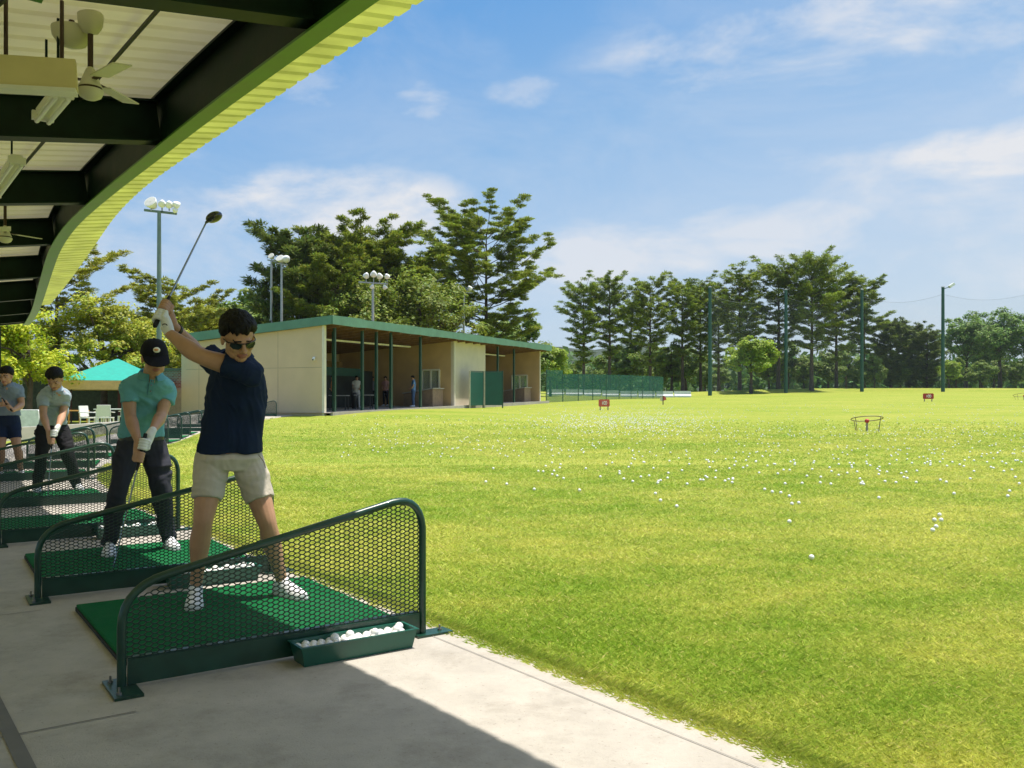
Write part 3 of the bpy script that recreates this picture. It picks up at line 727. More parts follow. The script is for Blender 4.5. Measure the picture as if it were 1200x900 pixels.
# panel joints and a security camera on the end wall
gj = mat('wall_joint', (.36, .29, .2), .9)
for d in (2.45, 4.9, 7.0): part('wall_joint', MB().poly([fp(-.003, d, .3), fp(-.003, d + .02, .3), fp(-.003, d + .02, roofU(0, d) - .05), fp(-.003, d, roofU(0, d) - .05)], .002, (-ED.x, -ED.y, 0)), gj, club, kb)
part('wall_joint', MB().poly([fp(-.0035, .1, 2.62), fp(-.0035, DEP - .1, 2.62), fp(-.0035, DEP - .1, 2.64), fp(-.0035, .1, 2.64)], .002, (-ED.x, -ED.y, 0)), gj, club, kb)
sc_ = fp(-.0, dpx(0, 368.5), 3.02)
camw = MB().box(sc_ + Vector((-ED.x * .03, -ED.y * .03, 0)), (.1, .1, .16)).limb([sc_ - ED.to_3d() * .08, sc_ - ED.to_3d() * .2 + Vector((.06, 0, -.03))], [.05, .055], 12)
scam = part('security_camera', camw, mat('camera_white', (.8, .8, .78), .4), club, kb, True)
ln = MB().ell(sc_ - ED.to_3d() * .245 + Vector((.075, 0, -.05)), (.035, .035, .035)); subpart('lens', ln, dark, scam, kb, True)

# things in the bays: counters, bags, far golfers come later
brown = mat('counter_brown', (.26, .18, .11), .7, var=.2)
def counter(t, d0, d1, label):
    c = fp(t, (d0 + d1) / 2, zb(t)); mb = MB()
    mb.poly([fp(t - 1.5, d0, zb(t)), fp(t - 1.5, d1, zb(t)), fp(t - 1.5, d1, zb(t) + .75), fp(t - 1.5, d0, zb(t) + 1.02)], 1.3, (ED.x, ED.y, 0))
    root = empty('counter', c); part('cabinet', mb, brown, root, c)
    part('counter_top', MB().poly([fp(t - 1.55, d0 - .06, zb(t) + 1.04), fp(t - 1.55, d1 + .06, zb(t) + .76), fp(t - .15, d1 + .06, zb(t) + .76), fp(t - .15, d0 - .06, zb(t) + 1.04)], .05, (0, 0, 1)), mat('counter_top_grey', (.42, .39, .33), .6), root, c)
    tag(root, label, 'counter', 'sloping counters in the clubhouse bays')
counter(tB - .25, .5, 2.4, 'sloping brown counter under the window of the larger clubhouse bay')
counter(tD - .25, .5, 2.3, 'sloping brown counter under the window of the far clubhouse bay')
bagM = [mat('bag_black', (.02, .02, .022), .6), mat('bag_brown', (.20, .08, .04), .6), mat('bag_navy', (.02, .03, .07), .6), mat('bag_grey', (.3, .3, .3), .6)]
def golf_bag(t, d, m, label):
    c = fp(t, d, zb(t) + .04); root = empty('golf_bag', c); lean = Matrix.Rotation(.14, 3, 'X')
    part('bag', MB().lathe(c, [(.10, 0), (.14, .02), (.145, .3), (.125, .5), (.15, .82), (.13, .85)], 14, lean), m, root, c, True)
    part('pocket', MB().ell(c + Vector((.1, -.08, .3)), (.09, .07, .16)), m, root, c, True)
    for k in range(4):
        a = k * 1.6; q = c + lean @ Vector((.06 * math.cos(a), .06 * math.sin(a), .8)); part('club', MB().tube([q, q + lean @ Vector((.02 * math.cos(a), .02 * math.sin(a), .28 + .05 * k))], .01, 6).ell(q + lean @ Vector((.03, 0, .3 + .05 * k)), (.05, .03, .03)), bagM[3], root, c)
    tag(root, label, 'golf bag', 'golf bags standing in the clubhouse bays')
for (x, d, k, lb) in ((386, 3.6, 0, 'black golf bag in the clubhouse bay beside the corner trim'), (400, 4.2, 1, 'brown golf bag in the clubhouse bay between the first posts'), (433, 4.5, 2, 'navy golf bag in the middle of the larger clubhouse bay'), (449, 4.4, 0, 'black golf bag behind the middle posts of the larger clubhouse bay'), (468, 3.4, 0, 'black golf bag left of the blue shirt in the clubhouse bay'), (590, 3.2, 0, 'black golf bag in the far clubhouse bay between its posts'), (597, 2.6, 2, 'navy golf bag in the far clubhouse bay by the window')):
    golf_bag(tpx(x) if x < 560 else tpx(x), d * .8, bagM[k], lb)
chairM = mat('chair_dark', (.025, .03, .028), .6)
def bay_table(t, d, label):
    c = fp(t, d, zb(t) + .04); root = empty('bay_table', c)
    part('tabletop', MB().box(c + Vector((0, 0, .72)), (.9, .9, .04)), mat('table_grey', (.35, .34, .32), .5), root, c)
    for sx in (-.38, .38):
        for sy in (-.38, .38): part('leg', MB().box(c + Vector((sx, sy, .35)), (.05, .05, .7)), chairM, root, c)
    tag(root, label, 'table', 'small tables in the clubhouse bay')
for x, d, lb in ((405, 2.2, 'small grey table in the clubhouse bay by the first posts'), (438, 2.0, 'small grey table in the clubhouse bay by the middle posts'), (462, 1.8, 'small grey table in the clubhouse bay beside the blue shirted man')): bay_table(tpx(x), d, lb)

# green screens in front of the wall between the two bays
scrM = mat('screen_green', (.008, .085, .06), .55, var=.12, vscale=2, bump=.2, bscale=6)
def screen(p, q, h, label):
    p = Vector(p); q = Vector(q); c = (p + q) / 2; root = empty('windscreen_panel', (c.x, c.y, p.z)); bb = root.location
    d = (q - p).normalized(); nn = d.cross(Vector((0, 0, 1)))
    part('panel', MB().poly([p + Vector((0, 0, .06)), q + Vector((0, 0, .06)), q + Vector((0, 0, h - .04)), p + Vector((0, 0, h - .04))], .02, nn), scrM, root, bb)
    for a in (p, q): part('post', MB().tube([a - Vector((0, 0, .15)), a + Vector((0, 0, h + .03))], .04, 8), mat('pale_post', (.55, .5, .38), .6) if a is p else postG, root, bb, True)
    part('rail', MB().beam(p + Vector((0, 0, h)), q + Vector((0, 0, h)), .05, .05), postG, root, bb)
    tag(root, label, 'screen', 'green windscreens by the clubhouse')
t1 = tpx(537); s0 = fp(t1, -.75, zb(t1) - .02); s1 = fp(tpx(551), -.9, zb(t1)); s2 = s1 + Vector((1.15, .15, .0))
screen(s0, s1 - Vector((.03, .05, 0)), 2.1, 'narrow green windscreen panel by the larger clubhouse bay'); screen(s1 + Vector((.06, 0, 0)), s2, 2.12, 'wide green windscreen panel with pale post before the cream wall')

# translucent green net fence beyond the clubhouse
fm = net_mat('fence_net', (.012, .13, .095), .4)
f0 = Vector((2.6, 66.2)); f1 = Vector((15.2, 87.5)); root = empty('net_fence', (f0.x, f0.y, Z(*f0))); bb = root.location
N = 9
for i in range(N):
    a = f0.lerp(f1, i / N); c = f0.lerp(f1, (i + 1) / N); h = 2.2 if i else 2.5
    pa = Vector((a.x, a.y, Z(a.x, a.y) - .05)); pc = Vector((c.x, c.y, Z(c.x, c.y) - .05)); nn = (pc - pa).cross(Vector((0, 0, 1))).normalized()
    part('net_panel', MB().poly([pa, pc, pc + Vector((0, 0, h)), pa + Vector((0, 0, h))], .012, nn), fm, root, bb)
    part('post', MB().tube([pa, pa + Vector((0, 0, h + .05))], .035, 6), postG, root, bb)
tag(root, 'translucent green net fence running from the clubhouse end to the trees', 'fence')

# ------------------------------------------------------------------ poles with range netting
poleG = mat('net_pole_green', (.02, .085, .06), .45, var=.15); steel = mat('galvanised', (.42, .43, .42), .45, metal=.4)
whiteM = mat('lamp_white', (.85, .85, .82), .35, var=.04); lampB = mat('lamp_face', (.55, .55, .48), .3)
NP = []
for x, yt, yb_, d, lb in ((832, 337, 465, 111, 'dark green net pole on the left, before the row of pines'), (921, 340, 463, 116, 'dark green net pole right of the bright round tree'), (1010, 340, 458, 121, 'dark green net pole at the right side of the tallest pine'), (1105, 337, 456, 120, 'dark green net pole against the open sky, carrying a small lamp'), (1216, 334, 456, 120, 'dark green net pole just past the right edge')):
    b_ = W(x, yb_, d); t_ = W(x, yt, d); g0 = Vector((b_.x, b_.y, Z(b_.x, b_.y) - .1)); root = empty('net_pole', g0)
    part('pole', MB().tube([g0, (b_.x, b_.y, t_.z)], [.26, .2], 10), poleG, root, g0, True)
    part('cap', MB().lathe((b_.x, b_.y, t_.z), [(.22, 0), (.22, .12), (.05, .18)], 10), steel, root, g0, True)
    if x == 1105:
        part('lamp_arm', MB().beam((b_.x, b_.y, t_.z - .2), (b_.x + 1.0, b_.y, t_.z + .1), .09, .09), poleG, root, g0)
        part('lamp', MB().box((b_.x + 1.15, b_.y - .1, t_.z + .3), (.75, .5, .35), Matrix.Rotation(-.6, 3, 'Y')), whiteM, root, g0)
    tag(root, lb, 'pole', 'poles holding the range netting'); NP.append((Vector((b_.x, b_.y, g0.z)), t_.z))
netM = net_mat('range_net', (.30, .34, .40), .05)
for k, ((a, za), (c, zc)) in enumerate(zip(NP, NP[1:])):
    g0 = (a + c) / 2; mb = MB(); rows = []
    for i in range(17):
        t = i / 16; q = a.lerp(c, t); sag = 4 * t * (1 - t) * .9
        zt_ = za + (zc - za) * t - .9 - sag; zg = Z(q.x, q.y) + .05; bil = Vector((0, 1, 0)) * 4 * t * (1 - t) * .6
        rows.append([Vector((q.x, q.y, zg)) + bil, Vector((q.x, q.y, (zg + zt_) / 2)) + bil * 1.5, Vector((q.x, q.y, zt_)) + bil])
    mb.rings(rows, cap=False, closed=False)
    root = empty('range_netting', g0); part('net', mb, netM, root, g0, True)
    part('head_rope', MB().tube([r_[2] for r_ in rows], .014, 5), mat('net_rope', (.2, .22, .25), .8), root, g0)
    tag(root, ['sheer grey netting hung before the pines from the leftmost pole', 'sheer grey netting hung before the tallest pine', 'sheer grey netting sagging left of the pole with the lamp', 'sheer grey netting sagging right of the pole with the lamp'][k], 'netting', 'range netting between the poles')

# floodlight poles
def lampset(root, c, items, g0):
    for dx, dz, r, yaw, pit in items:
        r = r * .84
        M = Matrix.Rotation(yaw, 3, 'Z') @ Matrix.Rotation(pit, 3, 'X'); p = c + Vector((dx, 0, dz))
        lamp = part('floodlight', MB().lathe(p, [(.04, -r * 1.1), (r * .45, -r * .95), (r * .8, -r * .3), (r, r * .25), (r * .98, r * .32)], 14, M), whiteM, root, g0, True)
        subpart('lens', MB().lathe(p, [(r * .9, r * .30), (r * .9, r * .345), (.01, r * .37)], 14, M), lampB, lamp, g0, True)
        part('bracket', MB().beam(p - Vector((0, 0, r * .6)), Vector((p.x, c.y, c.z)), .05, .05), steel, root, g0)
def flood(x, yt, d, wid, items, label, base=None, m=None):
    t_ = W(x, yt, d); g0 = Vector((t_.x, t_.y, Z(t_.x, t_.y) - .1)); root = empty('floodlight_pole', g0)
    part('pole', MB().tube([g0, t_], [.13, .075], 10), m or steel, root, g0, True)
    part('crossarm', MB().beam(t_ + Vector((-wid, 0, .03)), t_ + Vector((wid, .3, -.06)), .09, .09), m or steel, root, g0)
    lampset(root, t_, items, g0); tag(root, label, 'floodlight', 'floodlight poles round the range'); return root
flood(186.5, 247, 36, .62, [(-.33, .33, .32, 2.9, -1.0), (.12, .3, .2, .4, -2.0), (.42, .26, .2, .2, -2.0), (.72, .24, .2, -.5, -1.9), (.66, .02, .14, -.3, -1.9)], 'tall floodlight pole with five white lamps rising behind the raised golf club', m=mat('pole_grey_green', (.14, .20, .17), .5))
flood(330, 309, 62, .35, [(-.1, .35, .36, 2.8, -.9), (.35, .35, .34, .6, -1.8)], 'pale floodlight pole with two big lamps left of the dark conifer')
flood(437, 331, 58, .95, [(-.45, .45, .26, .5, -2.2), (.05, .55, .28, .2, -2.2), (.45, .42, .26, -.1, -2.2), (.95, .4, .23, -.3, -2.2), (-.05, -.3, .2, .4, -2.3), (.8, -.33, .2, -.3, -2.3)], 'floodlight pole with six white lamps above the clubhouse roof')
flood(543.5, 342, 72, .7, [(-.4, .3, .26, .5, -2.2), (.5, .3, .26, -.4, -2.2)], 'floodlight pole with two lamps before the tallest spreading pine')
flood(318, 305, 66, .3, [(0, .3, .3, 2.7, -1.0)], 'grey floodlight pole with one lamp close to the pale double one')

# ------------------------------------------------------------------ targets on the range
redM = mat('target_red', (.42, .03, .025), .5, var=.2); wireM = mat('target_wire', (.16, .12, .07), .6); woodS = mat('stake', (.35, .3, .25), .8)
def ring_target(x, y, d, rad, label):
    w = W(x, y, d); g0 = Vector((w.x, w.y, Z(w.x, w.y) - .03)); root = empty('target_ring', g0); hz_ = .42
    M = Matrix.Rotation(-.22, 3, 'X')
    circ = [g0 + Vector((0, 0, hz_)) + M @ Vector((rad * math.cos(a), rad * .85 * math.sin(a), 0)) for a in [2 * math.pi * k / 40 for k in range(41)]]
    part('ring', MB().tube(circ, .016, 6), wireM, root, g0, True)
    for a in (.25, 2.2, 3.6, 5.4): part('leg', MB().tube([g0 + Vector((rad * .85 * math.cos(a), rad * .7 * math.sin(a), 0)), g0 + Vector((0, 0, hz_)) + M @ Vector((rad * math.cos(a), rad * .85 * math.sin(a), 0))], .012, 6), wireM, root, g0, True)
    part('stake', MB().tube([g0, g0 + Vector((0, 0, .3))], .04, 8), woodS, root, g0, True)
    part('marker', MB().ell(g0 + Vector((0, 0, .34)), (.075, .075, .075)), redM, root, g0, True)
    tag(root, label, 'target', 'ring targets on the range')
def gd(x, y):                                            # distance at which (x, y) meets the ground
    lo, hi = 3., 118.
    for _ in range(50):
        m = (lo + hi) / 2; w = W(x, y, m)
        if w.z > Z(w.x, w.y): lo = m
        else: hi = m
    return lo
d = gd(1016, 504); ring_target(1016, 504, d, .0176 * d, 'rusty wire target ring with a red marker, in the middle of the range')
d = gd(1200, 468); ring_target(1200, 468, d, .0115 * d, 'rusty wire target ring at the right edge, far up the range')
def board(x, yb_, w_, h_, m, label, name='yardage_sign', txt=True):
    d = gd(x, yb_); q = W(x, yb_, d); s = d / F; g0 = Vector((q.x, q.y, Z(q.x, q.y) - .03)); root = empty(name, g0); ww, hh = w_ * s, h_ * s
    c = g0 + Vector((0, 0, hh / 2 + .2)); 
    for sx in (-.35, .35): part('leg', MB().box(c + Vector((sx * ww, .05, -hh / 2 - .05)), (.06, .06, .5)), woodS, root, g0)
    k = min(ww, hh) * .12; o_ = [(-ww/2 + k, -hh/2), (ww/2 - k, -hh/2), (ww/2, -hh/2 + k), (ww/2, hh/2 - k), (ww/2 - k, hh/2), (-ww/2 + k, hh/2), (-ww/2, hh/2 - k), (-ww/2, -hh/2 + k)]
    part('panel', MB().poly([c + Vector((a, 0, b)) for a, b in o_], .04, (0, 1, 0)), m, root, g0)
    if txt:
        for j, dx in enumerate((-.17, .02, .19)):
            e = [c + Vector((dx * ww * .9 + .07 * ww * math.cos(a), -.006, .22 * hh * math.sin(a))) for a in [2 * math.pi * i / 16 for i in range(17)]] if j else [c + Vector((dx * ww * .9, -.006, -.22 * hh)), c + Vector((dx * ww * .9, -.006, .22 * hh))]
            part('digit', MB().tube(e, .03 * ww, 5), whiteM, root, g0)
    tag(root, label, 'sign'); return root
board(1088, 470, 12.5, 6.5, redM, 'small red distance board with white figures far up the range')
board(708, 480, 13, 8.5, mat('faded_red', (.62, .12, .09), .6, var=.2), 'faded red distance board with white figures near the mass of balls')
g0 = W(777, 474, gd(777, 474)); g0.z = Z(g0.x, g0.y) - .02; root = empty('flag_marker', g0)
part('stake', MB().tube([g0, g0 + Vector((0, 0, .62))], .035, 8), mat('marker_dark', (.1, .04, .04), .7), root, g0)
part('flag', MB().poly([g0 + Vector((.03, 0, .28)), g0 + Vector((.24, .03, .34)), g0 + Vector((.20, .02, .52)), g0 + Vector((.03, 0, .62))], .02, (0, 1, 0)), mat('flag_red', (.55, .10, .08), .7), root, g0)
part('flag', MB().poly([g0 + Vector((-.03, 0, .25)), g0 + Vector((-.2, .03, .3)), g0 + Vector((-.2, .02, .5)), g0 + Vector((-.03, 0, .58))], .02, (0, 1, 0)), mat('flag_pale', (.7, .62, .5), .7), root, g0)
tag(root, 'little red and white marker flag on a dark stake by the net fence', 'marker')

# ------------------------------------------------------------------ terrace at the left: planter wall, tent, tables
plaster = mat('pale_plaster', (.50, .46, .40), .85, var=.1, vscale=2, bump=.2, bscale=20)
wp = [(-14.6, 24.2), (-14.0, 25.6), (-13.5, 27.3), (-13.0, 29.5), (-12.6, 32), (-12.4, 35), (-12.5, 38)]
mb = MB(); rs = []
for i, (x, y) in enumerate(wp):
    a = Vector(wp[max(i - 1, 0)]); c = Vector(wp[min(i + 1, len(wp) - 1)]); t = (c - a).normalized(); nn = Vector((t.y, -t.x)); z = Z(x, y)
    p = Vector((x, y)); o_ = [(p + nn * .09, z - .2), (p + nn * .09, z + .34), (p - nn * .09, z + .34), (p - nn * .09, z - .2)]; rs.append([Vector((q.x, q.y, zz_)) for q, zz_ in o_])
mb.rings(rs); cw = single('planter_wall', mb, plaster, (wp[2][0], wp[2][1], 0)); tag(cw, 'low curved pale plaster wall along the lawn behind the sunny bays', 'wall')
teal = mat('tent_teal', (.02, .42, .33), .7, var=.08, trans=.25); tan = mat('valance_tan', (.78, .56, .26), .8, var=.08, trans=.3)
tc_ = W(138, 447, 42); tcx, tcy = tc_.x, tc_.y; zg = Z(tcx, tcy); hw = 2.45; ze = tc_.z; za = W(138, 420, 42).z
def tent(cx, cy, ze, za, hw, label, rot=.3):
    g0 = Vector((cx, cy, Z(cx, cy))); root = empty('canopy_tent', g0); M = Matrix.Rotation(rot, 3, 'Z'); cn = [g0 + M @ Vector((sx * hw, sy * hw, 0)) for sx, sy in ((-1, -1), (1, -1), (1, 1), (-1, 1))]
    rf = MB(); rr_ = []
    for f_ in (1, .75, .5, .25, .02):
        zz_ = ze + (za - ze) * (1 - f_) ** 1.15; rr_.append([Vector((cx + (c.x - cx) * f_, cy + (c.y - cy) * f_, zz_ - g0.z * 0)) for c in cn])
    rf.rings(rr_); part('tent_roof', rf, teal, root, g0)
    for a, b_ in zip(cn, cn[1:] + cn[:1]):
        part('valance', MB().poly([Vector((a.x, a.y, ze - .42)), Vector((b_.x, b_.y, ze - .42)), Vector((b_.x, b_.y, ze - .01)), Vector((a.x, a.y, ze - .01))], .015, (b_ - a).cross(Vector((0, 0, 1)))), tan, root, g0)
        part('leg', MB().tube([Vector((a.x, a.y, g0.z)), Vector((a.x, a.y, ze))], .04, 8), mat('tent_leg', (.12, .04, .035), .5), root, g0)
    tag(root, label, 'tent')
tent(tcx, tcy, ze, za, hw, 'teal pyramid tent with a tan valance behind the man in teal polo')
# second roof peak farther back
tent(W(225, 380, 70).x, 70, W(225, 388, 70).z, W(225, 378, 70).z, 2.2, 'pale teal tent roof far behind the raised club', .2)
hut = MB(); c0 = W(118, 470, 50); c0.z = Z(c0.x, c0.y); root = empty('service_hut', c0)
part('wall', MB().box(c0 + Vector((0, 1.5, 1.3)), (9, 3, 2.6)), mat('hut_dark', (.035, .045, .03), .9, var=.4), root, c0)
part('roof', MB().box(c0 + Vector((0, 1.5, 2.68)), (9.6, 3.6, .16)), mat('hut_roof', (.16, .12, .08), .8), root, c0)
part('door', MB().box(c0 + Vector((1.5, -.02, 1.05)), (1, .06, 2.1)), mat('hut_door', (.12, .03, .025), .7), root, c0)
tag(root, 'low dark service hut in the shade behind the teal tent', 'hut')
plast = mat('white_plastic', (.8, .79, .74), .35, var=.03)
def ptable(x, y, d, label, m=None, w=1.1):
    q = W(x, y, d); g0 = Vector((q.x, q.y, Z(q.x, q.y))); root = empty('garden_table', g0); h = .72
    part('tabletop', MB().box(g0 + Vector((0, 0, h)), (w, .75, .04)), m or plast, root, g0)
    for sx in (-1, 1):
        for sy in (-1, 1): part('leg', MB().beam(g0 + Vector((sx * (w / 2 - .06), sy * .31, 0)), g0 + Vector((sx * (w / 2 - .08), sy * .3, h)), .045, .045), m or plast, root, g0)
    tag(root, label, 'table', 'tables on the lawn by the tent')
def pchair(x, y, d, rz, label, m=None):
    q = W(x, y, d); g0 = Vector((q.x, q.y, Z(q.x, q.y))); root = empty('garden_chair', g0); M = Matrix.Rotation(rz, 3, 'Z'); m = m or plast
    part('seat', MB().box(g0 + Vector((0, 0, .43)), (.46, .46, .04), M), m, root, g0)
    part('backrest', MB().box(g0 + M @ Vector((0, .23, .68)), (.46, .04, .42), M @ Matrix.Rotation(-.15, 3, 'X')), m, root, g0)
    for sx in (-1, 1):
        for sy in (-1, 1): part('leg', MB().beam(g0 + M @ Vector((sx * .22, sy * .22, 0)), g0 + M @ Vector((sx * .2, sy * .2, .42)), .04, .04), m, root, g0)
        part('armrest', MB().beam(g0 + M @ Vector((sx * .24, -.2, .62)), g0 + M @ Vector((sx * .24, .24, .64)), .05, .03), m, root, g0)
    tag(root, label, 'chair', 'white chairs on the lawn by the tent')
ptable(132, 487, 33, 'white garden table left of the man in teal polo'); ptable(87, 487, 36, 'orange topped garden table beside the pale blue polo', mat('table_orange', (.62, .30, .06), .5), .9)
pchair(119, 487, 35, .2, 'cream garden chair with its back to the tent, before the white table', mat('cream_plastic', (.66, .60, .44), .45))
pchair(104, 488, 33.5, 1.3, 'white garden chair at the left end of the white table'); pchair(124, 489, 31.5, 3.3, 'white garden chair in front of the white table'); pchair(146, 488, 33, -1.2, 'white garden chair at the right end of the white table, by the teal polo')
# brick and plaster store behind the man in teal
c0 = W(204, 478, 44); c0.z = Z(c0.x, c0.y) - .1; root = empty('brick_store', c0)
brick = bpy.data.materials.new('red_brick'); n, l = nodes_of(brick); b = n['Principled BSDF']; tc = n.new('ShaderNodeTexCoord'); mpp = n.new('ShaderNodeMapping'); mpp.inputs['Rotation'].default_value = (math.pi / 2, 0, 0); l.new(tc.outputs['Object'], mpp.inputs['Vector'])
bk = n.new('ShaderNodeTexBrick'); bk.inputs['Color1'].default_value = (.36, .10, .06, 1); bk.inputs['Color2'].default_value = (.5, .2, .12, 1); bk.inputs['Mortar'].default_value = (.5, .45, .4, 1); bk.inputs['Scale'].default_value = 3; l.new(mpp.outputs[0], bk.inputs['Vector']); l.new(bk.outputs['Color'], b.inputs['Base Color']); b.inputs['Roughness'].default_value = .9
part('wall', MB().box(c0 + Vector((0, 1.2, .9)), (2.6, 2.4, 1.8)), mat('pink_plaster', (.58, .42, .36), .85), root, c0)
part('brick_band', MB().box(c0 + Vector((0, 1.2, 2.25)), (2.5, 2.3, .9)), brick, root, c0)
part('roof', MB().box(c0 + Vector((0, 1.2, 2.75)), (2.8, 2.7, .1)), mat('hut_roof', (.16, .12, .08), .8), root, c0)
tag(root, 'small brick topped store seen between the teal cap and the clubhouse', 'store')
# white parked car, mostly hidden
def car(x, y, d, rz, label):
    q = W(x, y, d); g0 = Vector((q.x, q.y, Z(q.x, q.y))); root = empty('parked_car', g0); M = Matrix.Rotation(rz, 3, 'Z'); T = lambda v: g0 + M @ Vector(v)
    prof = [(-2.1, .35, .75, .8), (-2.0, .3, .9, .84), (-1.2, .28, .98, .86), (0, .28, .96, .87), (1.1, .28, .94, .86), (1.9, .3, .8, .82), (2.15, .36, .6, .74)]
    body = MB().rings([[T((x_, -w_, z0)), T((x_, -w_ - .03, (z0 + z1) / 2)), T((x_, -w_ + .05, z1)), T((x_, w_ - .05, z1)), T((x_, w_ + .03, (z0 + z1) / 2)), T((x_, w_, z0))] for x_, z0, z1, w_ in prof])
    part('body', body, mat('car_white', (.8, .8, .79), .25, coat=.5), root, g0, True)
    cab = MB().rings([[T((x0, -w_, z)), T((x1, -w_, z)), T((x1, w_, z)), T((x0, w_, z))] for z, x0, x1, w_ in ((.92, -1.7, 1.05, .78), (1.2, -1.45, .6, .72), (1.42, -1.05, .15, .62))])
    part('window', cab, mat('car_glass', (.02, .025, .03), .08), root, g0)
    part('roof', MB().box(T((-.45, 0, 1.44)), (1.3, 1.26, .04), M), MATS['car_white'], root, g0)
    for sx in (-1.3, 1.3):
        for sy in (-.8, .8):
            ww = part('wheel', MB().lathe(T((sx, sy, .31)), [(.1, -.1), (.29, -.1), (.31, 0), (.29, .1), (.1, .1)], 20, M @ Matrix.Rotation(math.pi / 2, 3, 'X')), mat('tyre', (.02, .02, .02), .8), root, g0, True)
    for sy in (-.6, .6): part('headlight', MB().ell(T((2.08, sy, .66)), (.08, .14, .07)), whiteM, root, g0, True)
    tag(root, label, 'car')
car(207, 487, 47, 1.35, 'white parked car mostly hidden between the teal polo and the clubhouse')
q = W(36, 487, 33); g0 = Vector((q.x, q.y, Z(q.x, q.y))); mb = MB().rings([[g0 + Vector((sx * w_, sy * .4, z)) for sx, sy in ((-1, -1), (-.3, -1.08), (.35, -.95), (1, -1), (1, 1), (-1, 1))] for z, w_ in ((0, .56), (.3, .54), (.76, .5), (.8, .48))])
tag(single('draped_table', mb, mat('white_cloth', (.8, .8, .78), .8, bump=.3, bscale=8), g0), 'white cloth covered table between the two men at the left edge', 'table')
# white barrier beyond the net fence
mb = MB()
for k in range(8): mb.box((6 + k * 2.3, 104 + k * .3, Z(6 + k * 2.3, 104) + .35), (1.9, .3, .7))
mb2 = None
bq = Vector((6, 104, Z(6, 104)))
for k in range(8):
    p = Vector((5.2 + k * 2.2, 103.4 + k * .25, 0)); p.z = Z(p.x, p.y) - .02
    mm = MB().rings([[p + Vector((sx * 1.0, sy * w_, z)) for sx, sy in ((-1, -1), (1, -1), (1, 1), (-1, 1))] for z, w_ in ((0, .3), (.2, .28), (.35, .12), (.75, .1))])
    tag(single('road_barrier', mm, mat('barrier_white', (.72, .74, .74), .6), p), 'white road barrier in a row behind the green net fence', 'barrier', 'white barriers behind the net fence')
# ------------------------------------------------------------------ trees
barkM = mat('bark', (.085, .06, .045), .95, var=.4, vscale=3, bump=.8, bscale=9, dist=.05)
barkR = mat('bark_red', (.13, .075, .05), .95, var=.4, vscale=3, bump=.8, bscale=9, dist=.05)
leafM = leaf_mat('leaf', .38); needM = leaf_mat('needle', .22, .6)
def rand_dirs(n, rng):
    v = rng.normal(size=(n, 3)); return v / np.linalg.norm(v, axis=1)[:, None]
class Crown:
    """small leaf faces gathered in clumps through the crown"""
    def __init__(s): s.V = []; s.C = []
    def quads(s, c, u, w, col):             # centres, half-axes
        s.V.append(np.stack([c - u, c + w * .8 + u * .1, c + u, c - w * .8 + u * .1], 1).reshape(-1, 3)); s.C.append(np.repeat(col, 4, 0))
    def mesh(s, name):
        V = np.concatenate(s.V); C = np.concatenate(s.C); f = np.arange(len(V)).reshape(-1, 4)
        me = quadmesh(name, V, f); set_colors(me, C); return me
def leaf_cols(n, rng, base, var=.25, clump=None):
    k = (1 + var * rng.normal(size=(n, 1))) * (clump if clump is not None else 1)
    h = rng.normal(size=(n, 1)) * .12
    c = np.array(base)[None] * 2.0 * np.clip(k, .45, 1.8); c[:, 0:1] *= 1 + h; return np.clip(c, .002, .6)
def branch_tube(mb, pts, r0, r1, seg=6):
    n_ = len(pts); mb.tube(pts, [r0 + (r1 - r0) * i / (n_ - 1) for i in range(n_)], seg)
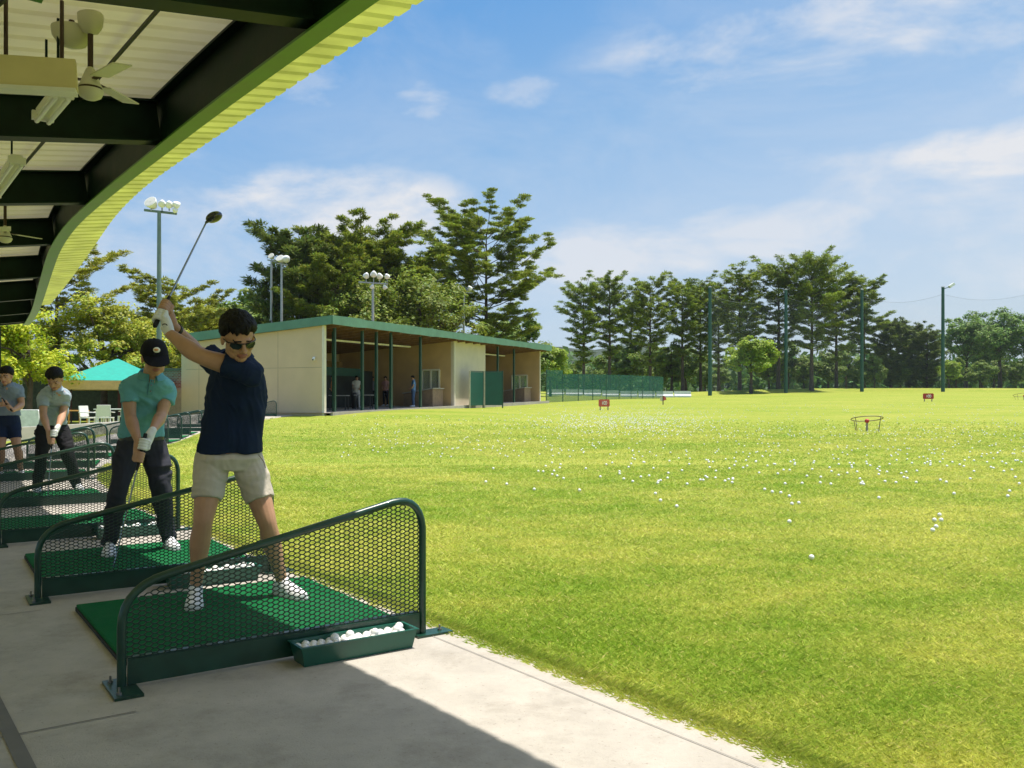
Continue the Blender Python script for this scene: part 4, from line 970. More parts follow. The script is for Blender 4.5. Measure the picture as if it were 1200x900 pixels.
def pine_parts(H, seed, spread=.2, bare=.3, levels=14, per=(4, 6), base=(.055, .095, .022), leaf=.26, dens=1.0, top=.25, droop=.0, flat=.30, trunk_r=None, fork=0):
    """layered pine: straight trunk, whorls of reaching limbs, flat needle pads with gaps between"""
    rng = np.random.default_rng(seed); cr = Crown(); tb = MB(); r0 = trunk_r or H * .0165
    bx, by = rng.normal(0, .005 * H, 2)
    axis = lambda t: np.array([bx * math.sin(t * 3), by * math.sin(t * 2.6 + .5), 0]) * t + np.array([0, 0, H * t])
    tp = [Vector(axis(t)) for t in np.linspace(0, .985, 12)]; tp[0].z = -.6
    tb.tube(tp, [r0 * (1.25 if i == 0 else 1) * (1 - i / 12.5) + .02 for i in range(12)], 9)
    for li in range(levels):
        t = bare + (1 - bare) * ((li + .5) / levels) ** .92; t = min(t, .955)
        prof = (math.sin(math.pi * min(1, (1 - (t - bare) / (1 - bare)) * .80 + .17)) ** .8); prof = max(prof, top * (1.15 - (t - bare) / (1 - bare)))
        nb = rng.integers(per[0], per[1] + 1); ph = rng.random() * 6.28
        for b in range(nb):
            if rng.random() < .12: continue
            a = ph + b * 2 * math.pi / nb + rng.normal(0, .3); L = H * spread * prof * (.6 + .62 * rng.random())
            up = rng.normal(.16, .12) + .55 * ((t - bare) / (1 - bare)) ** 2.2 - droop
            o = axis(t) + np.array([0, 0, rng.normal(0, .01 * H)]); d = np.array([math.cos(a), math.sin(a), 0])
            pth = [o + d * L * s + np.array([0, 0, L * (up * s + .16 * s * s)]) for s in (0, .3, .6, .85, 1)]
            branch_tube(tb, [Vector(p) for p in pth], r0 * .30 * (1 - t * .6), .012)
            ncl = max(3, int(L / (H * .026)))
            side = np.array([-d[1], d[0], 0])
            for c in range(ncl):
                s = .28 + .74 * (c + rng.random() * .7) / ncl; w_ = L * .24 * (1.15 - s) + .15
                cc = o + d * L * min(s, 1.03) + np.array([0, 0, L * (up * s + .16 * s * s)]) + side * rng.normal(0, w_) + np.array([0, 0, .05 * H * .2])
                R_ = H * .027 * (.75 + .6 * rng.random()); n = int(74 * dens)
                v = rand_dirs(n, rng) * (rng.random((n, 1)) ** .45) * np.array([R_ * 1.25, R_ * 1.25, R_ * flat * 1.5])
                pos = cc + v; out = v / (np.linalg.norm(v, axis=1)[:, None] + 1e-6) + d * .6 + np.array([0, 0, .15])
                out = out + rng.normal(0, .35, (n, 3)); out /= np.linalg.norm(out, axis=1)[:, None]
                w2 = np.cross(out, np.array([0, 0, 1.]) + .55 * rand_dirs(n, rng)); w2 /= np.linalg.norm(w2, axis=1)[:, None]
                sz = leaf * (.5 + .6 * rng.random((n, 1)))
                cr.quads(pos, out * sz, w2 * sz * .31, leaf_cols(n, rng, base, .22, .8 + .45 * rng.random()))
    return cr, tb
def broad_parts(H, seed, rx=.38, rz=.36, cz=.62, clumps=60, base=(.085, .16, .02), leaf=.2, dens=1.0, trunk_r=None, lobes=7, crad=.085):
    """broad-leaved tree: forking limbs, clumps of leaves over uneven lobes"""
    rng = np.random.default_rng(seed); cr = Crown(); tb = MB(); r0 = trunk_r or H * .022
    tb.tube([Vector((0, 0, -.6)), Vector((0, 0, H * .12)), Vector((H * .01, 0, H * .32)), Vector((-.01 * H, .01 * H, H * .6)), Vector((0, 0, H * .82))], [r0 * 1.3, r0, r0 * .8, r0 * .45, .03], 9)
    ctr = np.array([0, 0, H * cz]); lob = []
    for k in range(lobes):
        d = rand_dirs(1, rng)[0]; d[2] = d[2] * .8 + .1; p = ctr + d * np.array([H * rx, H * rx, H * rz]) * (.5 + .25 * rng.random()); lob.append((p, H * (.13 + .09 * rng.random())))
        st = np.array([0, 0, H * (.25 + .3 * rng.random())]); mid = (st + p) / 2 + np.array([0, 0, .03 * H])
        branch_tube(tb, [Vector(st), Vector(mid), Vector(p)], r0 * .42, .03)
    lob.append((ctr + np.array([0, 0, H * rz * .55]), H * .17)); lob.append((ctr, H * .16))
    per = max(3, clumps // len(lob))
    for p, rad in lob:
        for c in range(per):
            d = rand_dirs(1, rng)[0]; d[2] = d[2] * .75 + .12; cc = p + d * rad * (.55 + .55 * rng.random()); R_ = H * crad * (.6 + .7 * rng.random()); n = int(120 * dens)
            v = rand_dirs(n, rng) * (rng.random((n, 1)) ** .4) * np.array([R_, R_, R_ * .66]); pos = cc + v
            nr = v / R_ + d * .35 + np.array([0, 0, .95]) + rng.normal(0, .45, (n, 3)); u = np.cross(nr, rand_dirs(n, rng)); u /= np.linalg.norm(u, axis=1)[:, None]
            w2 = np.cross(nr, u); w2 /= np.linalg.norm(w2, axis=1)[:, None]; sz = leaf * (.6 + .7 * rng.random((n, 1)))
            cr.quads(pos, u * sz * .6, w2 * sz * .45, leaf_cols(n, rng, base, .22, .8 + .45 * rng.random()))
    return cr, tb
TREES = {}
def proto(key, kind, H, seed, lm=None, bm=None, **kw):
    cr, tb = (pine_parts if kind == 'p' else broad_parts)(H, seed, **kw)
    H = float(np.percentile(np.concatenate(cr.V)[:, 2], 99.8)); TREES[key] = (cr.mesh('crown'), tb.mesh('trunk', smooth=True), H)
    TREES[key][0].materials.append(lm or (needM if kind == 'p' else leafM)); TREES[key][1].materials.append(bm or barkM)
ntree = [0]
def plant(key, x, ytop, d, label, name=None, group=None, rz=None, sx=1.0, ybase=None, root=None, cat='tree'):
    cm, tm, H = TREES[key]; t_ = W(x, ytop, d); z0 = Z(t_.x, t_.y) - .05
    if ybase is not None: z0 = W(x, ybase, d).z
    s = (t_.z - z0) / H; ntree[0] += 1
    o = empty(name or ('pine_tree' if key[0] == 'p' else 'broadleaf_tree'), (t_.x, t_.y, z0), rz if rz is not None else ntree[0] * 2.4); o.scale = (s * sx, s * sx, s)
    link('trunk', tm, None, o); link('crown', cm, None, o); tag(o, label, cat, group); return o
YG = (.15, .17, .022); MG = (.075, .125, .022); DG = (.035, .07, .02); BG = (.12, .21, .018)
proto('p_row1', 'p', 20, 21, spread=.235, bare=.26, levels=14, base=(.115, .15, .018), leaf=.30, dens=1.2)
proto('p_row2', 'p', 20, 22, spread=.215, bare=.32, levels=13, base=(.108, .142, .018), leaf=.30, dens=1.2)
proto('p_row3', 'p', 20, 23, spread=.25, bare=.22, levels=14, base=(.12, .15, .018), leaf=.30, dens=1.2)
proto('p_big', 'p', 22, 24, spread=.27, bare=.30, levels=14, per=(5, 7), base=(.112, .145, .018), leaf=.30, dens=1.2, top=.4)
proto('p_spread', 'p', 19, 31, spread=.42, bare=.12, levels=13, per=(5, 7), base=(.135, .165, .022), leaf=.24, dens=2.5, flat=.22, top=.46)
proto('p_left', 'p', 11, 33, spread=.36, bare=.22, levels=11, per=(4, 6), base=(.19, .195, .03), leaf=.16, dens=1.5, flat=.24, top=.45)
proto('p_left2', 'p', 8, 34, spread=.32, bare=.25, levels=9, per=(4, 6), base=(.17, .185, .025), leaf=.14, dens=1.4, flat=.28)
proto('p_conifer', 'p', 15, 35, spread=.27, bare=.06, levels=16, per=(5, 7), base=(.08, .105, .022), leaf=.28, dens=1.4, flat=.55)
proto('p_mass', 'p', 15, 41, spread=.34, bare=.10, levels=15, per=(5, 7), base=(.12, .148, .02), leaf=.24, dens=2.2, flat=.5, top=.42)
proto('p_mass2', 'p', 15, 47, spread=.38, bare=.12, levels=14, per=(5, 7), base=(.13, .155, .02), leaf=.24, dens=2.2, flat=.5, top=.5)
proto('b_round', 'b', 9, 42, rx=.36, rz=.36, cz=.56, clumps=100, base=(.15, .205, .018), leaf=.26, lobes=8)
proto('b_olive', 'b', 9, 48, rx=.40, rz=.38, cz=.54, clumps=110, base=(.092, .120, .014), leaf=.17, lobes=9, crad=.075)
proto('b_under', 'b', 10, 43, rx=.42, rz=.40, cz=.52, clumps=90, base=(.095, .135, .022), leaf=.34, lobes=9)
proto('b_right', 'b', 14, 44, rx=.34, rz=.40, cz=.56, clumps=110, base=(.085, .14, .024), leaf=.32, lobes=10, crad=.075)
proto('b_left', 'b', 7, 45, rx=.42, rz=.40, cz=.52, clumps=120, base=(.22, .26, .014), leaf=.15, lobes=9, crad=.075)
proto('b_near', 'b', 7, 46, rx=.42, rz=.38, cz=.55, clumps=130, base=(.19, .205, .02), leaf=.13, lobes=9, crad=.07, dens=1.3)
# left of the canopy
plant('p_left', 66, 268, 46, 'tall pale needled pine at the left, rising behind the end of the canopy', rz=.9)
plant('b_left', 34, 366, 38, 'bright yellow green leafy tree behind the two men at the left edge', rz=.2)
plant('b_near', 122, 350, 45, 'leafy olive green tree hanging over the teal tent', rz=2.0, sx=1.2)
plant('b_near', 165, 372, 47, 'leafy olive tree behind the teal cap of the tent, right of its peak', rz=4.0)
plant('b_left', 8, 372, 52, 'yellow green tree cut by the left edge behind the canopy post', rz=1.2)
plant('p_left2', 196, 318, 54, 'slender yellowish pine behind the glove and the raised club', rz=.5, sx=1.1)
plant('p_left2', 228, 338, 58, 'small yellowish pine just right of the raised club', rz=3.1)
plant('b_near', 246, 366, 60, 'low olive tree over the left end of the clubhouse roof', rz=1.3)
plant('b_under', 284, 343, 84, 'hazy round tree left of the navy golfer hair, behind the clubhouse', rz=1.0)
plant('b_under', 262, 350, 88, 'hazy green tree second from the pale double floodlight pole', rz=2.6)
plant('b_under', 306, 349, 80, 'green tree close behind the pale double floodlight pole', rz=4.2)
# behind the clubhouse
plant('p_conifer', 354, 268, 70, 'dark dense conifer at the left of the group behind the clubhouse', rz=.4, sx=1.3)
plant('p_mass2', 424, 260, 72, 'broad olive green pine in the middle behind the clubhouse, above the floodlights', rz=1.4, sx=1.15)
plant('p_mass', 396, 300, 66, 'olive pine low before the dark conifer behind the clubhouse', rz=3.3, sx=1.2)
plant('p_mass', 470, 284, 74, 'olive pine touching the left limbs of the tall spreading pine', rz=5.0, sx=1.3)
plant('b_olive', 494, 316, 66, 'bright leafy tree low over the clubhouse roof left of the spreading pine', rz=.3, sx=1.1)
plant('b_olive', 446, 326, 64, 'bright leafy tree directly behind the six lamp floodlight pole', rz=2.3)
plant('p_spread', 570, 229, 80, 'tallest spreading pine with layered limbs, behind the middle of the clubhouse', rz=.7, sx=1.0)
plant('b_under', 612, 372, 92, 'green tree under the right limbs of the spreading pine', rz=1.1)
plant('b_round', 645, 404, 96, 'yellowish tree at the far end of the clubhouse, beneath the pines', rz=1.9)
plant('b_under', 582, 368, 96, 'dark green tree behind the trunk of the spreading pine', rz=3.9)
# the row of pines
for j, (x, yt, d, k, lb, sx) in enumerate(((684, 322, 118, 'p_row1', 'pine first in the row from the clubhouse end', 1.05), (714, 318, 120, 'p_row2', 'pine second in the row, with a long bare trunk', 1), (762, 321, 120, 'p_row3', 'pine third in the row, left of the pair beside the first pole', .95),
        (800, 322, 124, 'p_row2', 'pine fourth in the row, just left of the first net pole', 1), (821, 321, 128, 'p_row1', 'pine fifth in the row, touching the first net pole', .9), (867, 312, 124, 'p_row3', 'pine behind the bright round tree', 1.1),
        (912, 299, 126, 'p_row1', 'tall pine left of the tallest one, behind the second pole', 1.1), (951, 293, 122, 'p_big', 'tallest pine of the row, thick pale trunk', 1.0), (980, 312, 130, 'p_row3', 'pine leaning out right behind the tallest one', 1.0), (1012, 321, 130, 'p_row2', 'last tall pine of the row, behind the third pole', 1.05),
        (740, 345, 138, 'p_row2', 'shorter pine set back between the second and third pine', 1), (842, 340, 140, 'p_row3', 'shorter pine set back right of the first net pole', 1))):
    plant(k, x, yt, d, lb, group='row of pines beyond the range', sx=sx, rz=j * 1.7 + .3)
plant('b_round', 880, 394, 116, 'bright round light green tree before the row of pines', rz=.8, sx=1.15)
for j, (x, yt, d, lb) in enumerate(((1044, 372, 134, 'olive bushy pine right of the third pole'), (1066, 380, 138, 'olive bushy pine left of the lamp pole'), (1086, 386, 132, 'low olive bushy pine close to the lamp pole'))):
    plant('p_conifer', x, yt, d, lb, group='bushy pines by the lamp pole', rz=j * 2.1, sx=1.3)
for j, (x, yt, d, lb) in enumerate(((1132, 366, 140, 'green leafy tree right of the lamp pole'), (1172, 361, 136, 'tall green leafy tree near the right edge'), (1206, 368, 134, 'green leafy tree cut by the right edge'), (1150, 384, 150, 'leafy tree set back between the two at the right'), (1236, 362, 138, 'green leafy tree past the right edge'))):
    plant('b_right', x, yt, d, lb, group='leafy trees at the right edge', rz=j * 1.3 + .4, sx=1.0)
plant('b_round', 1112, 422, 128, 'small yellow green tree at the foot of the lamp pole', rz=1.0)
# undergrowth trees filling the shade below the pines
rg = random.Random(5); xs = [652, 672, 700, 722, 742, 768, 786, 806, 828, 846, 898, 926, 946, 968, 990, 1008, 1026, 1058, 1084, 1120, 1146, 1168, 1192, 1216]
for j, x in enumerate(xs):
    plant('b_under', x + rg.uniform(-4, 4), rg.uniform(398, 426), rg.uniform(128, 160), 'low dark green tree in the shade beneath the pines beyond the range', group='low trees beneath the pines', sx=rg.uniform(.85, 1.2))
# distant wood behind everything
cr = Crown(); rng = np.random.default_rng(77)
for j in range(330):
    x = rng.uniform(-70, 150); y = rng.uniform(170, 205); z0 = Z(x, 135); hgt = rng.uniform(4, 9.5) * (1 if x > -10 else 1.6); n = 70
    v = rand_dirs(n, rng) * (rng.random((n, 1)) ** .4) * np.array([3.4, 3.4, hgt * .55]); pos = np.array([x, y, z0 + hgt * .5]) + v
    u = rand_dirs(n, rng); w2 = np.cross(u, rand_dirs(n, rng)); sz = 1.0 * (.6 + .7 * rng.random((n, 1)))
    cr.quads(pos, u * sz, w2 * sz * .7, leaf_cols(n, rng, (.05, .095, .025), .2, .7 + .5 * rng.random()))
wd = link('woodland', cr.mesh('woodland'), leafM); tag(wd, 'distant green woodland seen between the trunks', 'woodland', kind='stuff')
# weeds along the concrete edge of the far bays and tussocks at the pole feet
# ------------------------------------------------------------------ people
def skin_mat(name, col):
    return mat(name, col, .5, var=.10, vscale=14, bump=.08, bscale=120, spec=.35)
skinA = skin_mat('skin_tan', (.47, .26, .155)); skinB = skin_mat('skin_light', (.47, .26, .16))
hairM = mat('hair_black', (.007, .006, .006), .6, var=.3, vscale=60, bump=.9, bscale=130, dist=.006, spec=.22)
lipM = mat('lips', (.33, .12, .09), .45); browM = hairM
eyeW = mat('eye_white', (.75, .73, .7), .2); irisM = mat('iris_dark', (.02, .012, .008), .15)
def fabric(name, col, rough=.85, var=.06): return mat(name, col, rough, var=var, vscale=25, bump=.35, bscale=450, spec=.2, dist=.0015)
navy = fabric('navy_knit', (.009, .019, .05)); navy2 = fabric('navy_trim', (.012, .022, .05)); sand = fabric('sand_twill', (.52, .46, .38)); tealF = fabric('teal_polo', (.14, .37, .42)); tealL = fabric('teal_placket', (.115, .32, .365))
char = fabric('charcoal_twill', (.035, .036, .048)); paleB = fabric('pale_blue_polo', (.33, .385, .44)); paleT = fabric('pale_trim', (.34, .42, .50)); blackT = fabric('black_twill', (.02, .019, .022)); greyB = fabric('grey_blue_polo', (.20, .25, .32)); navyS = fabric('navy_shorts', (.015, .025, .06))
shoeW = mat('white_shoe', (.74, .74, .76), .5, var=.06, bump=.15, bscale=90); soleM = mat('shoe_sole', (.55, .55, .53), .7); capM = fabric('black_cap', (.010, .010, .016)); beltM = mat('belt', (.02, .018, .016), .4)
gloveM = mat('white_glove', (.72, .72, .68), .6, var=.05, bump=.2, bscale=80); logoD = mat('logo_dark', (.04, .04, .045), .6); logoO = mat('logo_orange', (.75, .35, .12), .6); logoC = mat('logo_cream', (.85, .8, .7), .6)
lensM = mat('sunglass_lens', (.010, .022, .02), .1, spec=.5); frameM = mat('sunglass_frame', (.012, .012, .014), .25); gripM = mat('club_grip', (.012, .012, .014), .75, bump=.4, bscale=400); shaftM = mat('club_shaft', (.30, .33, .37), .22, metal=.9); headM = mat('driver_head', (.02, .021, .022), .18, coat=.6); ironM = mat('iron_head', (.45, .46, .47), .25, metal=.9)
def frame3(f, u=Vector((0, 0, 1))):
    f = Vector(f).normalized(); r = f.cross(Vector(u)).normalized(); u = r.cross(f).normalized(); return r, f, u     # right, forward, up (of the head)
def ring(c, wd, a, b, tilt=Vector((0, 0, 1)), k=20, e=2.4, drop=0.0):
    wd = Vector(wd).normalized(); dd = Vector(tilt).cross(wd).normalized(); out = []
    for i in range(k):
        t = 2 * math.pi * i / k; cs, sn = math.cos(t), math.sin(t)
        x = math.copysign(abs(cs) ** (2 / e), cs); y = math.copysign(abs(sn) ** (2 / e), sn)
        out.append(Vector(c) + wd * a * x + dd * b * y)
    return out
def head_parts(mb, c, f, up=Vector((0, 0, 1)), s=1.0):
    r, f, u = frame3(f, up); M = Matrix((r, f, u)).transposed()
    L = lambda x, y, z: Vector(c) + M @ (Vector((x, y, z)) * s)
    E_ = lambda p, q: mb.ell(L(*p), tuple(k * s for k in q), M, 20, 14)
    E_((0, -.012, .030), (.074, .094, .086)); E_((0, .022, -.022), (.061, .066, .084)); E_((0, .045, -.084), (.034, .036, .028))
    for sx in (-1, 1):
        E_((sx * .034, .018, -.060), (.028, .050, .040)); E_((sx * .036, .060, -.020), (.026, .022, .026)); E_((sx * .0765, -.006, -.006), (.009, .021, .032)); E_((sx * .012, .094, -.030), (.009, .011, .009)); E_((sx * .030, .079, .0), (.017, .010, .011))
    E_((0, .078, .020), (.048, .016, .013)); mb.limb([L(0, .086, .012), L(0, .100, -.010), L(0, .109, -.028)], [.009 * s, .010 * s, .011 * s], 10)
    E_((0, .086, -.055), (.024, .012, .0065)); E_((0, .083, -.067), (.021, .012, .008))
    return L, M
def hair_mesh(c, f, up, s, seed, full=1.0):
    """short hair as its own thick shell, shorter at the sides"""
    r, f, u = frame3(f, up); M = Matrix((r, f, u)).transposed(); mb = MB(); nu, nv = 72, 44; rows = []
    rg_ = random.Random(seed)
    for j in range(nv + 1):
        ph = math.pi * j / nv * .80; row = []
        for k in range(nu):
            th = 2 * math.pi * k / nu; d = Vector((math.sin(ph) * math.cos(th), math.sin(ph) * math.sin(th), math.cos(ph)))
            fr = max(0, math.sin(th)); bk = max(0, -math.sin(th))
            line = .057 + .016 * vnoise((th * 5, 1.3, seed)) if fr > .6 else (.057 - (.6 - fr) / .6 * .062 if fr > 0 else -.012 - .045 * min(1, bk * 1.6))
            p = Vector((d.x * .0745, d.y * .095 - .012, d.z * .087 + .030))
            t_ = max(-1, min(1, (p.z - line) / .018)); thick = (.019 + .011 * max(0, d.z) + .004 * fr) * full * (.30 + .70 * float(sstep(-.02, .075, p.z)))
            tuft = .005 * vnoise((d.x * 9, d.y * 9, d.z * 9 + seed)) + .0035 * vnoise((d.x * 40, d.y * 14, d.z * 10 + seed))
            add = (thick + tuft) * max(0, t_) ** .6 if t_ > 0 else -.02 * min(1, -t_)
            p += d * add
            if fr > .5 and 0 < t_ < 1: p.z -= .006
            row.append(Vector(c) + M @ (p * s))
        rows.append(row)
    mb.rings(rows, True); return mb
def grip_hand(mb, c, d, wrist, turn=1, s=1.0, fat=1.0):
    """a hand closed round a shaft: palm, four curled fingers, thumb along the shaft"""
    c = Vector(c); d = Vector(d).normalized(); wv = Vector(wrist) - c; w = (wv - d * wv.dot(d)); w.normalize(); side = d.cross(w) * turn
    pm = c + w * .030 * s
    mb.limb([Vector(wrist), Vector(wrist).lerp(pm, .55), pm + side * .004], [.026 * fat * s, .029 * fat * s, .024 * fat * s], 12)
    for k in (-1.1, -.4, .4, 1.1): mb.limb([Vector(wrist).lerp(pm, .6), pm + d * k * .019 * s + side * .006, pm + d * k * .020 * s + side * .026 * s], [.014 * fat * s, .0135 * fat * s, .012 * fat * s], 10)
    for i in range(4):
        o = c + d * (i - 1.5) * .0205 * s; Rr = .0235 * s; pts = []
        for a in (35, 75, 120, 170, 215, 255):
            if i == 3 and a > 230: continue
            t = R(a); pts.append(o + (w * math.cos(t) + side * math.sin(t)) * (Rr + (.006 if a < 60 else 0)))
        mb.limb(pts, [q * fat * s for q in ([.0108, .0102, .0100, .0094, .0088, .0078][:len(pts)])], 9, 3)
    th = c + w * .026 * s - side * .018 * s
    mb.limb([Vector(wrist).lerp(pm, .5) - side * .012, th + d * .012, th + d * .045 - w * .010, th + d * .066 - w * .016], [.014 * fat * s, .0135 * fat * s, .0115 * fat * s, .0095 * fat * s], 9, 3)
def shoe(mb, ankle, heel, toe, s=1.0):
    heel = Vector(heel); toe = Vector(toe); f = (toe - heel); L = f.length; f.normalize(); r = f.cross(Vector((0, 0, 1))).normalized(); rs = []
    for t, wd, h in ((0, .022, .05), (.04, .033, .075), (.15, .038, .092), (.3, .039, .096), (.45, .042, .085), (.62, .047, .066), (.78, .047, .054), (.9, .041, .046), (.97, .028, .038), (1.0, .012, .028)):
        c = heel + f * L * t; row = []
        for a, b in ((-1, 0), (-1.04, .25), (-.9, .6), (-.55, .9), (0, 1), (.55, .9), (.9, .6), (1.04, .25), (1, 0)): row.append(c + r * wd * a * s + Vector((0, 0, .012 + h * b * s)))
        rs.append(row)
    mb.rings(rs)
    mb.limb([Vector(ankle) + Vector((0, 0, .015)), Vector(ankle).lerp(heel + f * L * .25 + Vector((0, 0, .07)), .6)], [.040 * s, .043 * s], 14, 2)
def sole(heel, toe):
    heel = Vector(heel); toe = Vector(toe); f = (toe - heel); L = f.length; f.normalize(); r = f.cross(Vector((0, 0, 1))).normalized(); rs = []
    for z in (.001, .016):
        row = []
        for t, wd in ((-.01, .022), (.05, .037), (.3, .042), (.6, .050), (.8, .050), (.93, .041), (1.01, .016)): row.append((heel + f * L * t, wd))
        rs.append([c - r * w_ + Vector((0, 0, z)) for c, w_ in row] + [c + r * w_ + Vector((0, 0, z)) for c, w_ in row[::-1]])
    return MB().rings(rs)
def wrinkle(amp, sc=9, z=1.0):
    def g(p):
        q = p.z + .9 * p.x + .35 * vnoise((p.x * 3, p.y * 3, p.z * 3)); a = vnoise((p.x * 5 + 3, p.y * 5, q * sc * 1.7 * z)); r = 1 - 2 * abs(a)
        b_ = vnoise((p.x * sc, p.y * sc, p.z * sc * z)); c_ = 1 - 2.4 * abs(vnoise((p.x * 22 - q * 9, p.y * 22, q * 16)))
        return amp * (.8 * r * max(0, b_ + .35) + .7 * b_ + .28 * c_ * max(0, -b_ + .2) - .25)
    return g
def person(label, base, head, face, up, neck, torso, arms, legs, feet, shirt, pants, hs=1.0, skin=skinA, voxel=.0055, cv=.007, short=False, cap=None, glasses=False, shades=False, sleeve=.5, collar=None, hairfull=1.0, hands=None, glove=None, belt=False, simple=False, wr=.006, hem=None, rs=1.0, pr=1.0, group=None, shoes=True, torso_neck=True):
    base = Vector(base); B = MB()
    L, M = head_parts(B, head, face, up, hs)
    B.limb([L(0, -.02, -.05), Vector(neck), Vector(torso[-1][0]) - Vector((0, 0, .04))], [.054 * hs, .052, .062], 16)
    B.rings([ring(c, wd, a * (.86 if i_ < len(torso) - 3 else .93), b * (.84 if i_ < len(torso) - 3 else .93)) for i_, (c, wd, a, b) in enumerate(torso)])
    for k, (sh, el, wr_) in enumerate(arms):
        sh, el, wr_ = Vector(sh), Vector(el), Vector(wr_)
        B.limb([sh, sh.lerp(el, .5), el.lerp(sh, .08), el.lerp(wr_, .25), el.lerp(wr_, .62), wr_], [q * rs for q in (.052, .050, .042, .046, .036, .0265)], 16)
        if hands and hands[k]:
            c, d, tn = hands[k]; grip_hand(B, c, d, wr_, tn, 1.0, .93 if glove == k else 1.0)
        elif not simple: 
            dd = (wr_ - el).normalized(); B.limb([wr_, wr_ + dd * .05, wr_ + dd * .10], [.026, .034, .022], 10)
            for i in range(4):
                sd_ = Vector((.3, .9, 0)).normalized(); q = wr_ + dd * .085 + sd_ * (i - 1.5) * .017; B.limb([q, q + dd * .04 - Vector((0, .006, 0)), q + dd * .07 - Vector((0, .02, 0))], [.0095, .009, .008], 8, 2)
            q = wr_ + dd * .035; B.limb([q, q + dd * .04 + Vector((.03, -.02, 0)), q + dd * .065 + Vector((.03, -.03, 0))], [.012, .011, .009], 8, 2)
    for (hp, kn, an) in legs:
        hp, kn, an = Vector(hp), Vector(kn), Vector(an); bk = Vector((face[0], face[1], 0)).normalized() * -.012
        B.limb([hp, hp.lerp(kn, .5), kn.lerp(hp, .1), kn.lerp(an, .08), kn.lerp(an, .32) + bk, kn.lerp(an, .7), an], [q * pr for q in (.085, .078, .062, .054, .060, .041, .034)], 16)
    for an, heel, toe in feet: B.limb([Vector(an), Vector(heel).lerp(Vector(toe), .35) + Vector((0, 0, .05)), Vector(heel).lerp(Vector(toe), .75) + Vector((0, 0, .035))], [.034, .03, .022], 10)
    me = remesh(B, voxel, 2, base, None, 'person')
    body = link('person', me, [skin, lipM, browM], None, base)
    # lips and eyebrows are coloured on the body's own surface
    Mi = M.inverted(); n_ = len(me.polygons); ctr = np.empty(n_ * 3, 'f'); me.polygons.foreach_get('center', ctr); ctr = ctr.reshape(-1, 3) + np.array(base) - np.array(head)
    loc = ctr @ np.array(Mi).T / hs; mi = np.zeros(n_, 'i')
    mi[(np.abs(loc[:, 0]) < .024) & (loc[:, 1] > .07) & (np.abs(loc[:, 2] + .0605) < .011)] = 1
    mi[(np.abs(np.abs(loc[:, 0]) - .032) < .021) & (loc[:, 1] > .06) & (np.abs(loc[:, 2] - .022 + .12 * (np.abs(loc[:, 0]) - .03)) < .0036)] = 2
    me.polygons.foreach_set('material_index', mi)
    tag(body, label, 'person', group)
    ch = lambda name, mesh, m: link(name, mesh, m, body)
    pt = lambda name, mb, m, smooth=True: part(name, mb, m, body, base, smooth)
    # eyes
    if not shades and not cap == 'low':
        for sx in (-1, 1): pt('eye', MB().ell(L(sx * .031, .0835, .002), (.012 * hs, .006 * hs, .0055 * hs), M), irisM)
    # shirt
    S = MB(); S.rings([ring(c, wd, a, b) for c, wd, a, b in torso])
    for k, (sh, el, wr_) in enumerate(arms):
        sh, el = Vector(sh), Vector(el); tc_ = Vector(torso[-2][0]); e = sh.lerp(el, sleeve)
        S.limb([tc_.lerp(sh, .5), sh - Vector((0, 0, .012)), sh.lerp(el, sleeve * .55)], [q * rs for q in (.080, .067, .063)], 18)
        S.tube([sh - Vector((0, 0, .012)), sh.lerp(el, sleeve * .5), e], [q * rs for q in (.066, .065, .066)], 20)
    sme = remesh(S, cv, 2, base, wrinkle(wr), 'polo_shirt')
    if not simple and not shades:                            # open V of the unbuttoned neck
        ca = Vector(torso[-1][0]); wv0 = Vector(torso[-2][1]).normalized(); fd0 = Vector((wv0.y, -wv0.x, 0)); fd0 = fd0 if fd0.dot(Vector(face)) > 0 else -fd0
        fd0 = (fd0 + Vector((face[0], face[1], 0)).normalized()).normalized(); wv0 = Vector((-fd0.y, fd0.x, 0)); bm = bmesh.new(); bm.from_mesh(sme); kill = []
        for f_ in bm.faces:
            q = f_.calc_center_median() + base - ca; dn = .035 - q.z
            if q.dot(fd0) > .01 and 0 < dn + .06 and dn < .105 and abs(q.dot(wv0)) < .046 * (1 - max(0, dn) / .105): kill.append(f_)
        bmesh.ops.delete(bm, geom=kill, context='FACES'); bm.to_mesh(sme); bm.free()
    ch('polo_shirt', sme, shirt)
    col_ = MB(); ca = Vector(torso[-1][0]); nk = Vector(neck)
    wdir = Vector(torso[-2][1]).normalized(); fd = Vector((wdir.y, -wdir.x, 0)); fd = fd if fd.dot(Vector(face)) > 0 else -fd
    fd = (fd + Vector((face[0], face[1], 0)).normalized()).normalized(); wdir = Vector((-fd.y, fd.x, 0)); fr = []
    for (rr_, zb_, zf_) in ((.066, .048, -.004), (.071, .054, .000), (.100, .014, -.052), (.098, .008, -.058), (.074, .030, -.03)):
        row = []
        for i in range(29):
            t = -math.pi + .30 + (2 * math.pi - .60) * i / 28; f0 = -math.cos(t) * -1; frn = max(0, -math.cos(t)); c0 = ca + Vector((0, 0, .0))
            q = (1 - math.cos(t + math.pi)) / 2; back = q
            row.append(c0 + wdir * math.sin(t) * rr_ * hs + fd * (-math.cos(t)) * rr_ * 1.0 * hs + Vector((0, 0, zf_ + (zb_ - zf_) * (1 + math.cos(t)) / 2)))
        fr.append(row)
    col_.rings(fr + [fr[0]], cap=False, closed=False); pt('collar', col_, collar or shirt)
